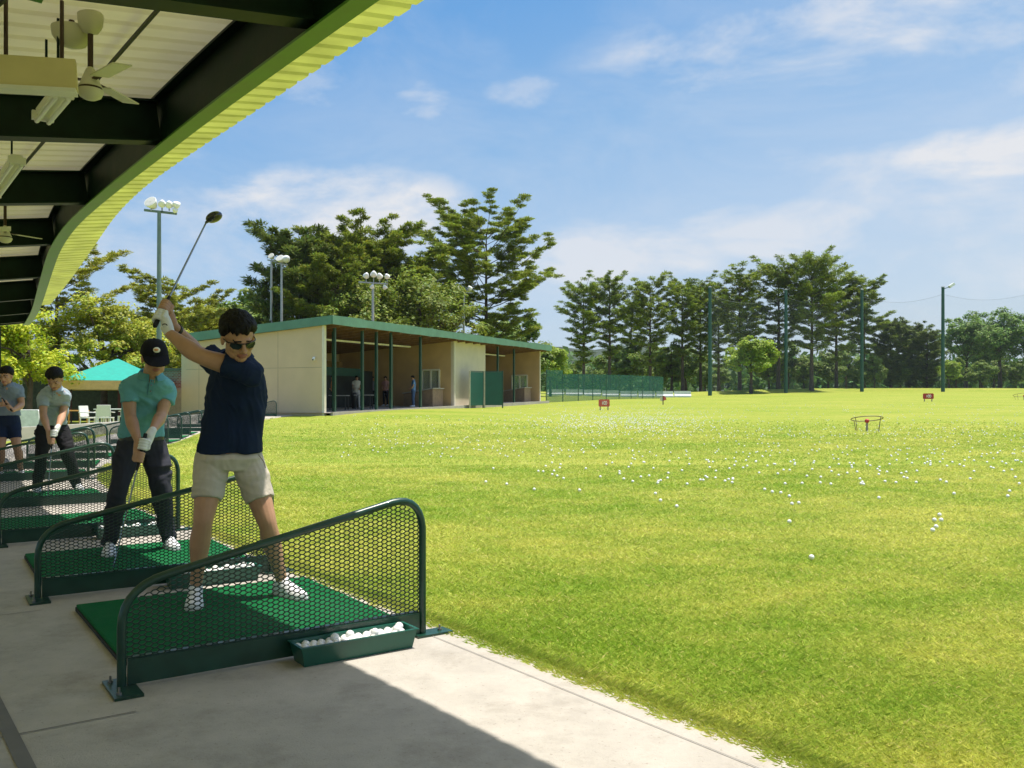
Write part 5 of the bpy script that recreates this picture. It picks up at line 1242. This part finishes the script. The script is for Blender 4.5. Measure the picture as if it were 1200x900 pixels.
    if not simple and not shades:                                          # placket with buttons and the open neck
        ft = lambda k_, u_: None
        pts_ = []
        for (c_, w_, a_, b2) in torso[::-1][1:5]:
            wv = Vector(w_).normalized(); dv = Vector((wv.y, -wv.x, 0)); dv = dv if dv.dot(Vector(face)) > 0 else -dv; pts_.append(Vector(c_) + dv * (b2 + .006))
        pl = MB(); w0_ = Vector(torso[-2][1]).normalized(); rs_ = []
        for q in pts_[:3]: rs_.append([q - w0_ * .016, q - w0_ * .016 + fd * .006, q + w0_ * .016 + fd * .006, q + w0_ * .016])
        pl.rings(rs_); o_ = pt('placket', pl, collar or shirt, False)
        for k_ in (.35, .95, 1.6): q = pts_[int(k_)].lerp(pts_[int(k_) + 1], k_ % 1) + fd * .008; subpart('button', MB().ell(q, (.006, .005, .006)), mat('button', (.2, .22, .24), .4), o_, base, True)
    # trousers or shorts
    T = MB(); wd0 = torso[0][1]; hc = (Vector(legs[0][0]) + Vector(legs[1][0])) / 2
    wz = Vector(torso[0][0]); T.rings([ring(hc.lerp(wz, 1.35), wd0, torso[0][2] * .90, torso[0][3] * .88), ring(hc.lerp(wz, .6), wd0, torso[0][2] * .97, torso[0][3] * .98), ring(hc, wd0, torso[0][2] * 1.0, torso[0][3] * 1.03), ring(hc - Vector((0, 0, .07)), wd0, torso[0][2] * .86, torso[0][3] * .86)])
    for hp, kn, an in legs:
        hp, kn, an = Vector(hp), Vector(kn), Vector(an)
        if short: e = hp.lerp(kn, .66); T.limb([hp, hp.lerp(e, .5)], [.104 * pr, .102 * pr], 18); T.tube([hp.lerp(e, .2), hp.lerp(e, .6), e], [.104 * pr, .094 * pr, .088 * pr], 20)
        else: T.limb([hp, hp.lerp(kn, .5), kn, kn.lerp(an, .4), kn.lerp(an, .78)], [q * pr for q in (.102, .094, .074, .069, .060)], 18); T.tube([kn.lerp(an, .7), kn.lerp(an, .9), an + Vector((0, 0, -.012))], [.060 * pr, .058 * pr, .057 * pr], 18)
    ch('shorts' if short else 'trousers', remesh(T, cv, 2, base, wrinkle(wr * (.85 if short else 1.35), 10, .55), 'trousers'), pants)
    if belt:
        bz = hc.lerp(wz, .92); pt('belt', MB().rings([ring(bz + Vector((0, 0, z_)), wd0, torso[0][2] * .965 + .004, torso[0][3] * .965 + .004) for z_ in (-.018, .018)]), beltM)
    # shoes
    for an, heel, toe in feet:
        s_ = MB(); shoe(s_, an, heel, toe); o_ = ch('shoe', remesh(s_, .006, 2, base, None, 'shoe'), shoeW); subpart('sole', sole(heel, toe), soleM, o_, base)
        if not simple:
            f_ = (Vector(toe) - Vector(heel)); Lf = f_.length; f_.normalize(); r2 = f_.cross(Vector((0, 0, 1))).normalized(); lc = MB()
            for t in (.45, .52, .59, .66): c = Vector(heel) + f_ * Lf * t + Vector((0, 0, .012 + .095 * (1 - (t - .3) * 1.0) * .93)); lc.tube([c - r2 * .024 - Vector((0, 0, .008)), c + Vector((0, 0, .002)), c + r2 * .024 - Vector((0, 0, .008))], .004, 6)
            subpart('laces', lc, mat('lace_grey', (.35, .36, .4), .8), o_, base)
    # hair, cap
    pt('hair', hair_mesh(head, face, up, hs, len(label), hairfull if not cap else .35), hairM)
    if cap:
        c_ = MB(); rows = []
        for j in range(9):
            ph = math.pi / 2 * j / 8; row = []
            for k in range(28):
                t = 2 * math.pi * k / 28; row.append(L(.090 * math.cos(t) * math.cos(ph) ** .75, .108 * math.sin(t) * math.cos(ph) ** .75 - .010, .030 + .105 * math.sin(ph)))
            rows.append(row)
        rows.insert(0, [L(.086 * math.cos(2 * math.pi * k / 28), .104 * math.sin(2 * math.pi * k / 28) - .01, .028) for k in range(28)])
        c_.rings(rows); o_ = pt('cap', c_, capM)
        v_ = MB(); top = []; bot = []
        for i in range(15):
            a = R(12 + 156 * i / 14); ou = L(.082 * math.cos(a), .088 + .092 * max(0, math.sin(a)) ** .7, .020 - .030 * math.sin(a)); inn = L(.086 * math.cos(a), .100 * math.sin(a) - .01, .040); top.append((inn, ou))
        up_ = M @ Vector((0, 0, .004)); v_.rings([[i_ for i_, o2 in top], [o2 for i_, o2 in top], [o2 - up_ * 1.5 for i_, o2 in top], [i_ - up_ * 1.5 for i_, o2 in top]], cap=False, closed=False); subpart('brim', v_, capM, o_, base, True)
        subpart('button', MB().ell(L(0, -.01, .136), (.01, .01, .006), M), capM, o_, base, True)
        if cap == 'logo':
            lg = MB().ell(L(0.0, .0945, .082), (.024, .010, .021), M @ Matrix.Rotation(.5, 3, 'X')); q = subpart('emblem', lg, logoC, o_, base, True)
            subpart('emblem', MB().ell(L(.003, .0995, .084), (.016, .008, .010), M @ Matrix.Rotation(.5, 3, 'X')), logoO, o_, base, True)
            subpart('emblem', MB().ell(L(-.006, .0975, .070), (.012, .008, .006), M @ Matrix.Rotation(.5, 3, 'X')), logoD, o_, base, True)
    if shades:
        g_ = MB()
        for sx in (-1, 1): g_.limb([L(sx * .066, .062, .008), L(sx * .074, .04, .010), L(sx * .079, -.012, .004)], [.0035, .003, .003], 6, 2)
        g_.limb([L(-.012, .0965, .012), L(0, .0985, .013), L(.012, .0965, .012)], [.003] * 3, 6, 2)
        for sx in (-1, 1): g_.limb([L(sx * .010, .097, .012), L(sx * .035, .094, .016), L(sx * .066, .066, .012)], [.0035, .0035, .0035], 6, 3)
        o_ = pt('sunglasses', g_, frameM)
        for sx in (-1, 1):
            l_ = MB(); oc = [(.010, .010), (.036, .0145), (.062, .010), (.064, -.004), (.050, -.017), (.026, -.018), (.012, -.006)]
            def cv_(x, z): return .0965 - 7.0 * max(0, x - .008) ** 2 - .1 * abs(z) * 0
            l_.rings([[L(sx * x, cv_(x, z) + dy, z) for x, z in oc] for dy in (-.002, .002)]); subpart('lens', l_, lensM, o_, base)
    if glove is not None:
        c, d, tn = hands[glove]; G = MB(); grip_hand(G, c, d, arms[glove][2], tn, 1.03, 1.06); w_ = Vector(arms[glove][2]); el = Vector(arms[glove][1])
        G.limb([w_.lerp(el, .03), w_.lerp(Vector(c), .35)], [.030, .031], 14, 2)
        o_ = ch('golf_glove', remesh(G, .0045, 1, base, None, 'golf_glove'), gloveM)
    body['_L'] = 0; del body['_L']
    return body, L, M, pt
def club(label, butt, neckp, headspec, shaftr=.0052):
    butt = Vector(butt); neckp = Vector(neckp); d = (neckp - butt).normalized(); root = empty('golf_club', butt)
    ge = butt + d * .27
    part('grip', MB().tube([butt, butt + d * .01, ge], [.011, .0135, .0095], 12), gripM, root, butt, True)
    part('shaft', MB().tube([ge - d * .01, neckp], [.0066, shaftr], 10), shaftM, root, butt, True)
    kind, c, r, M = headspec; hb = MB()
    if kind == 'driver':
        hb.ell(c, r, M, 20, 12); hb.limb([neckp - d * .005, neckp + (Vector(c) - neckp) * .5], [.009, .012], 10, 2); part('club_head', hb, headM, root, butt, True)
    else:
        X = M; cc = Vector(c); hb.poly([cc + X @ Vector(v) for v in ((-.035, 0, -.022), (.045, 0, -.022), (.05, 0, .03), (.02, 0, .026), (-.035, 0, .008))], .014, X @ Vector((0, 1, 0))); part('club_head', hb, ironM, root, butt)
    tag(root, label, 'golf club'); return root

# ---- the man in navy at the top of his backswing
k1 = (.835, .55, 0)
def T(x, y, d, w, a, b): return (W(x, y, d), w, a, b)
tor1 = [T(270, 531, 5.11, (.835, .55, 0), .192, .144), T(272, 508, 5.11, (.83, .48, 0), .183, .138), T(275, 482, 5.11, (.86, .22, 0), .175, .135), T(277, 457, 5.10, (.82, -.38, 0), .182, .138), T(278, 438, 5.09, (.72, -.66, 0), .188, .132), T(276, 425, 5.09, (.70, -.70, 0), .150, .105), T(275, 416, 5.08, (.70, -.70, 0), .082, .075)]
sh1 = [(W(255, 425, 5.30), W(229, 412, 5.36), W(204, 383, 5.06)), (W(292, 436, 4.93), W(231, 416, 4.84), W(199, 391, 4.90))]
hA = W(184.5, 376, 4.945); head1 = W(243, 258, 5.66); dcl = (head1 - hA).normalized()
gl1 = hA + dcl * .035; rh1 = hA + dcl * .125
fe1 = [(W(229, 691, 4.97), WG(231, 704, .035), WG(226, 724, .035)), (W(331, 684, 5.16), WG(322, 697, .035), WG(359, 706, .035))]
lg1 = [(W(250, 536, 5.06), W(238, 610, 4.93), W(229, 691, 4.97)), (W(289, 537, 5.15), W(313, 612, 5.08), W(331, 684, 5.16))]
def fixfoot(f):
    an, he, to = f; d = (to - he).normalized(); he2 = Vector((an.x, an.y, .036)) - d * .07; return (an, he2, he2 + d * .285)
fe1 = [fixfoot(f) for f in fe1]
b1, L1, M1, pt1 = person('man in navy polo, sand shorts and dark sunglasses at the top of his golf swing', (-1.6, 5.08, .03), W(279, 396, 4.86), (.52, -.70, -.48), Vector((-.14, 0, 1)), W(275, 414, 5.02), tor1, sh1, lg1, fe1, navy, sand, hs=1.10, skin=skinA, short=True, shades=True, sleeve=.50, hands=[(rh1, dcl, -1), (gl1, dcl, -1)], glove=1, voxel=.0048, cv=.006, rs=1.1, pr=.96, wr=.018, collar=navy2)
wr = sh1[0][2]; e_ = (sh1[0][1] - wr).normalized(); wc = wr + e_ * .035
qt = MB(); aa = e_.cross(Vector((0, 0, 1))).normalized(); bb_ = e_.cross(aa)
qt.rings([[wc + e_ * z_ + (aa * math.cos(t) + bb_ * math.sin(t)) * .036 for t in [2 * math.pi * i / 20 for i in range(20)]] for z_ in (-.012, .012)]); wt = pt1('wristwatch', qt, mat('watch_strap', (.015, .016, .018), .5))
subpart('dial', MB().ell(wc - Vector((0, .034, -.006)), (.017, .008, .017)), mat('watch_dial', (.25, .28, .3), .15), wt, (-1.6, 5.08, .03), True)
# glove badge: a small dark ring with a tail
gc = gl1 + (sh1[1][2] - gl1) * .52; vw = (Vector((0, 0, CAMH)) - gc).normalized(); gr = vw.cross(Vector((0, 0, 1))).normalized(); gu = gr.cross(vw)
bd = MB(); 
for q0, q1, rr_ in ((0, 5.2, .012),): bd.tube([gc + vw * .043 + (gr * math.cos(t) + gu * math.sin(t) * .8) * rr_ for t in np.linspace(q0, q1, 16)], .0028, 6)
pt1('glove_badge', bd, logoD)
club('long black driver raised above the man in navy', gl1 - dcl * .085, head1 - dcl * .02, ('driver', head1 + Vector((.040, .01, .022)), (.056, .05, .033), Matrix.Rotation(-.45, 3, 'Y')))
# fly and hem details on the shorts
pt1('pocket_edge', MB().limb([W(303, 533, 5.02), W(309, 541, 5.0), W(311, 548, 5.03)], [.003, .003, .003], 6, 3), fabric('shorts_seam', (.36, .31, .25)))

# ---- the man in teal polo and black cap addressing the ball
k2 = (.85, .52, 0)
tor2 = [T(166, 512, 6.66, k2, .162, .124), T(167, 495, 6.64, k2, .158, .124), T(170, 478, 6.60, k2, .170, .130), T(172, 463, 6.55, k2, .182, .132), T(174, 452, 6.50, k2, .170, .118), T(176, 445, 6.47, k2, .115, .085), T(177, 439, 6.45, k2, .070, .066)]
ar2 = [(W(150, 454, 6.42), W(153, 490, 6.38), W(161.5, 516, 6.24)), (W(197, 456, 6.62), W(189, 487, 6.50), W(178.5, 505, 6.28))]
b2_ = W(170, 511, 6.22); c2_ = W(152, 586, 6.12); d2 = (c2_ - b2_).normalized(); c2_ = b2_ + d2 * .95
lg2 = [(W(152, 522, 6.62), W(140, 570, 6.50), W(129, 636, 6.58)), (W(180, 523, 6.72), W(188, 568, 6.66), W(198, 632, 6.83))]
fe2 = [fixfoot((lg2[0][2], WG(130, 641, .035), WG(123, 655, .035))), fixfoot((lg2[1][2], WG(196, 639, .035), WG(211, 647, .035)))]
person('man in teal polo, charcoal trousers and black cap looking down at his ball', (-2.9, 6.65, .03), W(181, 420, 6.34), (.50, -.82, -.28), Vector((-.05, 0, 1)), W(177, 434, 6.42), tor2, ar2, lg2, fe2, tealF, char, hs=1.06, skin=skinB, cap='logo', sleeve=.50, hands=[(b2_ + d2 * .155, d2, -1), (b2_ + d2 * .06, d2, 1)], glove=1, belt=True, voxel=.0062, cv=.0075, rs=.98, wr=.016, collar=tealL)
Mi_ = Matrix.Rotation(.6, 3, 'Z'); club('iron club held down by the man in teal polo', b2_ - d2 * .02, c2_, ('iron', c2_ + Vector((.02, 0, -.015)), None, Mi_))

# ---- the man in pale blue polo addressing the ball
k3 = (.88, .47, 0)
tor3 = [T(62, 498, 11.05, k3, .166, .128), T(62.5, 488, 11.03, k3, .160, .126), T(63, 478, 10.98, k3, .172, .132), T(63.5, 469, 10.9, k3, .184, .134), T(64, 462.5, 10.84, k3, .172, .12), T(64, 458, 10.8, k3, .118, .088), T(64, 454.5, 10.78, k3, .070, .066)]
ar3 = [(W(50, 463, 10.74), W(51, 488, 10.66), W(56.5, 504.5, 10.5)), (W(77.5, 463, 11.0), W(73, 487, 10.86), W(68, 500, 10.58))]
b3 = W(62.5, 502, 10.5); c3 = W(59, 545, 10.45); d3 = (c3 - b3).normalized(); c3 = b3 + d3 * .92
lg3 = [(W(53, 504, 11.0), W(48.5, 534, 10.9), W(44, 571, 10.98)), (W(72, 504, 11.1), W(80, 533, 11.05), W(91, 570, 11.2))]
fe3 = [fixfoot((lg3[0][2], WG(45, 574, .035), WG(41, 581, .035))), fixfoot((lg3[1][2], WG(90, 574, .035), WG(97, 577, .035)))]
person('man in pale blue polo and black trousers, bareheaded, bent over his club', (-5.75, 11, .03), W(64.5, 444.5, 10.62), (.12, -.80, -.58), Vector((0, 0, 1)), W(64, 453, 10.76), tor3, ar3, lg3, fe3, paleB, blackT, hs=1.08, skin=skinB, sleeve=.56, hands=[(b3 + d3 * .155, d3, -1), (b3 + d3 * .06, d3, 1)], glove=1, voxel=.0075, cv=.009, rs=1.0, wr=.016, collar=paleT)
club('iron club held down by the man in pale blue polo', b3 - d3 * .02, c3, ('iron', c3 + Vector((.02, 0, -.015)), None, Mi_))

# ---- the man at the left edge
k4 = (.95, .3, 0)
tor4 = [T(8, 487, 12.9, k4, .178, .135), T(8, 478, 12.88, k4, .172, .13), T(8, 468, 12.85, k4, .185, .135), T(8, 461, 12.8, k4, .195, .135), T(8, 455.5, 12.76, k4, .185, .12), T(8, 452.5, 12.72, k4, .13, .095), T(8, 450, 12.7, k4, .078, .07)]
ar4 = [(W(-6, 455, 12.72), W(-8, 474, 12.7), W(4, 474, 12.46)), (W(22, 456, 12.86), W(25.5, 475, 12.82), W(15, 481, 12.5))]
b4 = W(12, 479, 12.45); d4 = (W(2, 466, 12.5) - b4).normalized()
lg4 = [(W(2, 494, 12.9), W(1, 524, 12.8), Vector((W(0, 524, 12.9).x, 12.9, .12))), (W(15, 494, 12.95), W(20, 524, 12.9), Vector((W(25, 524, 13.0).x, 13.0, .12)))]
fe4 = [fixfoot((lg4[0][2], Vector((0, 0, .035)), Vector((-.03, -.2, .035)))), fixfoot((lg4[1][2], Vector((0, 0, .035)), Vector((.12, -.18, .035))))]
person('man in grey blue polo and navy shorts at the left edge, holding a club', (-7.5, 12.9, .03), W(7.5, 441, 12.62), (.05, -.97, -.2), Vector((0, 0, 1)), W(8, 449, 12.7), tor4, ar4, lg4, fe4, greyB, navyS, hs=1.05, skin=skinB, short=True, sleeve=.56, hands=[(b4 + d4 * .12, d4, -1), (b4 + d4 * .03, d4, 1)], glove=None, voxel=.008, cv=.010, rs=1.05, wr=.011)
club('club held upright across the chest by the man at the left edge', b4 - d4 * .05, b4 + d4 * .62, ('iron', b4 + d4 * .63, None, Mi_))

# ---- small figures in the clubhouse bays
def far_person(x, d, label, shirt, pants, fdir, hs=1.0, short=False):
    t = tpx(x); b = fp(t, d, zb(t) + .04)
    # recompute so that the figure stands on the line of sight of that column
    k = (x - X0) / F
    for _ in range(30):
        if abs(b.x / b.y - k) < 1e-4: break
        t += (k - b.x / b.y) * b.y * 2.4; b = fp(t, d, zb(t) + .04)
    f = Vector((*fdir, 0)).normalized(); r = Vector((f.y, -f.x, 0)); P_ = lambda x_, y_, z_: b + r * x_ + f * y_ + Vector((0, 0, z_))
    tor = [(P_(0, 0, .92), r, .17, .125), (P_(0, 0, 1.1), r, .16, .12), (P_(0, 0, 1.28), r, .185, .13), (P_(0, 0, 1.42), r, .175, .11), (P_(0, 0, 1.47), r, .12, .09), (P_(0, 0, 1.51), r, .075, .065)]
    ar = [(P_(s_ * .19, 0, 1.41), P_(s_ * .22, .06, 1.13), P_(s_ * .10, .26, 1.0)) for s_ in (1, -1)]
    lg = [(P_(s_ * .09, 0, .88), P_(s_ * .11, .03, .48), P_(s_ * .13, 0, .11)) for s_ in (1, -1)]
    fe = [(a, P_(s_ * .13, -.07, 0), P_(s_ * .15, .21, 0)) for s_, (h_, k_, a) in zip((1, -1), lg)]
    person(label, b, P_(0, .05, 1.645), (f.x, f.y, -.2), Vector((0, 0, 1)), P_(0, .01, 1.53), tor, ar, lg, fe, shirt, pants, voxel=.016, cv=.017, simple=True, skin=skinB, wr=.005)
whiteF = fabric('white_cotton', (.62, .6, .56)); blueF = fabric('blue_shirt', (.16, .30, .55)); pinkF = fabric('pink_shirt', (.55, .30, .28)); denim = fabric('denim', (.10, .16, .28)); greyF = fabric('grey_cotton', (.2, .2, .2))
far_person(418, 4.0, 'figure dressed all in white standing deep in the larger clubhouse bay', whiteF, whiteF, (.3, -1))
far_person(452, 4.3, 'figure in a pink shirt behind the middle posts of the clubhouse bay', pinkF, blackT, (-.4, -.9))
far_person(484.5, 1.5, 'man in light blue shirt and jeans by the last post of the larger clubhouse bay', blueF, denim, (-.9, -.2))
far_person(490, 2.6, 'figure in a dull brown shirt just right of the blue shirted man', fabric('brown_shirt', (.3, .2, .14)), blackT, (-.6, .5))
far_person(436, 5.2, 'figure in dark grey clothes deep in the larger clubhouse bay', greyF, blackT, (.6, -.6))
far_person(388, 4.6, 'figure in dark clothes and orange shirt near the clubhouse corner', fabric('orange_shirt', (.4, .16, .06)), blackT, (.5, -.8))
# ------------------------------------------------------------------ light, sky, camera
SUN_EL, SUN_AZ = R(76.5), math.atan2(.93, .36)          # azimuth from +Y towards +X
sd = Vector((math.sin(SUN_AZ) * math.cos(SUN_EL), math.cos(SUN_AZ) * math.cos(SUN_EL), math.sin(SUN_EL)))
sl = bpy.data.lights.new('sun', 'SUN'); sl.energy = SUNE; sl.angle = R(.53); sl.color = (1, .945, .85)
so = bpy.data.objects.new('sun', sl); COL.objects.link(so); so.rotation_euler = (-sd).to_track_quat('-Z', 'Y').to_euler(); so.location = sd * 60
w = bpy.data.worlds.new('World'); SC.world = w; w.use_nodes = True; n = w.node_tree.nodes; l = w.node_tree.links
bg = n['Background']; sky = n.new('ShaderNodeTexSky'); sky.sky_type = 'NISHITA'; sky.sun_disc = False; sky.sun_elevation = SUN_EL; sky.sun_rotation = SUN_AZ
sky.air_density = 1.0; sky.dust_density = 1.6; sky.ozone_density = 1.4; sky.altitude = 50
bg.inputs['Strength'].default_value = SKYS
tc = n.new('ShaderNodeTexCoord')
def dirv(x, y): return Vector(((x - X0) / F, 1, (Y0 - y) / F)).normalized()
def M_(op, a, b=None, c=None, clamp=False):
    q = n.new('ShaderNodeMath'); q.operation = op; q.use_clamp = clamp
    for i, v in enumerate((a, b, c)):
        if v is None: continue
        if isinstance(v, (int, float)): q.inputs[i].default_value = v
        else: l.new(v, q.inputs[i])
    return q.outputs[0]
mp = n.new('ShaderNodeMapping'); mp.inputs['Scale'].default_value = (1, 1, 2.6); l.new(tc.outputs['Generated'], mp.inputs['Vector'])
def NZ(scale, det, rough, dist=0.0, loc=(0, 0, 0)):
    mm = n.new('ShaderNodeMapping'); mm.inputs['Location'].default_value = loc; l.new(mp.outputs[0], mm.inputs['Vector'])
    q = n.new('ShaderNodeTexNoise'); q.inputs['Scale'].default_value = scale; q.inputs['Detail'].default_value = det; q.inputs['Roughness'].default_value = rough; q.inputs['Distortion'].default_value = dist
    l.new(mm.outputs[0], q.inputs['Vector']); return q.outputs['Fac']
nA = NZ(5.0, 10, .62, .25); nB = NZ(11, 8, .6, .2, (3, 1, 5)); nW = NZ(3.2, 10, .66, .9, (1, 7, 2))
total = None
# patches of cloud: (photo x, y, half width, half height, strength, softness source)
for x, y, a, b_, st, src, *bias in ((960, 45, 190, 52, .7, nA, .03), (1190, 172, 95, 27, .95, nA, .17), (905, 268, 115, 30, .7, nA, .06), (715, 300, 120, 34, .75, nA, .12), (400, 250, 130, 44, .95, nA, .22), (260, 295, 170, 46, .55, nA), (1080, 262, 60, 22, .5, nA), (492, 120, 30, 20, .42, nB), (618, 108, 40, 16, .36, nB), (370, 100, 44, 34, .3, nB), (1180, 320, 90, 34, .5, nA), (560, 330, 300, 40, .35, nA), (800, 200, 600, 200, .16, nW), (-400, 200, 500, 160, .6, nA), (1700, 150, 450, 160, .6, nA)):
    c = dirv(x, y); sx = a / F; sz = b_ / F
    # angular offsets from the patch centre
    cr_ = c.cross(Vector((0, 0, 1))).normalized(); cu = cr_.cross(c)
    def dot(v):
        q = n.new('ShaderNodeVectorMath'); q.operation = 'DOT_PRODUCT'; l.new(tc.outputs['Generated'], q.inputs[0]); q.inputs[1].default_value = v; return q.outputs['Value']
    dx = M_('DIVIDE', dot(cr_), sx); dz = M_('DIVIDE', dot(cu), sz); dc = dot(c)
    r2 = M_('ADD', M_('MULTIPLY', dx, dx), M_('MULTIPLY', dz, dz))
    g_ = M_('MULTIPLY', M_('SUBTRACT', 1.0, M_('MULTIPLY', r2, .42), clamp=True), M_('GREATER_THAN', dc, 0.2))
    # edge: noise minus distance
    e = M_('SUBTRACT', M_('ADD', M_('MULTIPLY', src, 2.3), M_('MULTIPLY', g_, .62)), 1.35 - (bias[0] if bias else 0))
    m_ = M_('MULTIPLY', M_('MULTIPLY', M_('POWER', M_('MULTIPLY', e, 1.75, clamp=True), 1.35), st), M_('MULTIPLY', g_, 1.6, clamp=True))
    total = m_ if total is None else M_('MAXIMUM', total, m_)
sep = n.new('ShaderNodeSeparateXYZ'); l.new(tc.outputs['Generated'], sep.inputs[0])
rp = n.new('ShaderNodeValToRGB'); cr0 = rp.color_ramp
for k, (z_, c_) in enumerate(((0, (2.6, 3.2, 3.8)), (.15, (2.0, 2.85, 3.9)), (.28, (1.2, 2.3, 3.75)), (.42, (.56, 1.75, 3.6)), (.9, (.4, 1.35, 3.2)))):
    e_ = cr0.elements[k] if k < 2 else cr0.elements.new(z_); e_.position = z_; e_.color = (*[q / 4 for q in c_], 1)
# the air looks paler towards the right of the range
azf = M_('MULTIPLY_ADD', sep.outputs['X'], -.20, sep.outputs['Z'])
l.new(azf, rp.inputs['Fac']); sc4 = n.new('ShaderNodeMixRGB'); sc4.blend_type = 'MULTIPLY'; sc4.inputs['Fac'].default_value = 1; l.new(rp.outputs[0], sc4.inputs[1]); sc4.inputs[2].default_value = (3.7, 3.7, 3.7, 1)
rf_ = M_('SUBTRACT', 1.0, M_('MULTIPLY', M_('SUBTRACT', sep.outputs['Z'], .5), 3.0, clamp=True))
hc = n.new('ShaderNodeMixRGB'); l.new(M_('MULTIPLY', rf_, .85), hc.inputs['Fac']); l.new(sky.outputs[0], hc.inputs[1]); l.new(sc4.outputs[0], hc.inputs[2])
cm = n.new('ShaderNodeMixRGB'); l.new(total, cm.inputs['Fac']); l.new(hc.outputs[0], cm.inputs[1]); cm.inputs[2].default_value = (*CLOUDC, 1)
l.new(cm.outputs[0], bg.inputs['Color'])
# thin summer air that softens far things
mb = MB().box((40, 270, 31), (1320, 1040, 70)); hzm = bpy.data.materials.new('haze_air'); n, l = nodes_of(hzm); n.remove(n['Principled BSDF']); pv = n.new('ShaderNodeVolumePrincipled')
pv.inputs['Density'].default_value = .00012; pv.inputs['Color'].default_value = (.84, .91, 1, 1); pv.inputs['Anisotropy'].default_value = .2
l.new(pv.outputs[0], n['Material Output'].inputs['Volume']); ho = link('haze', mb.mesh('haze'), hzm); tag(ho, 'thin pale summer haze over the range', 'haze', kind='stuff')
cd = bpy.data.cameras.new('camera'); co = bpy.data.objects.new('camera', cd); COL.objects.link(co); SC.camera = co
co.location = (0, 0, CAMH); co.rotation_euler = (math.pi / 2, 0, 0); cd.sensor_width = 36; cd.lens = F / 1200 * 36; cd.shift_y = (Y0 - 450) / 1200; cd.clip_start = .05; cd.clip_end = 5000
SC.render.engine = 'CYCLES'; SC.cycles.max_bounces = 8; SC.cycles.diffuse_bounces = 4; SC.cycles.transparent_max_bounces = 16; SC.cycles.use_denoising = True
try: SC.cycles.denoiser = 'OPENIMAGEDENOISE'
except Exception: pass
SC.cycles.sample_clamp_indirect = 6
SC.view_settings.view_transform = 'Standard'; SC.view_settings.look = 'None'; SC.view_settings.exposure = EXPO; SC.view_settings.gamma = 1; SC.view_settings.use_curve_mapping = False
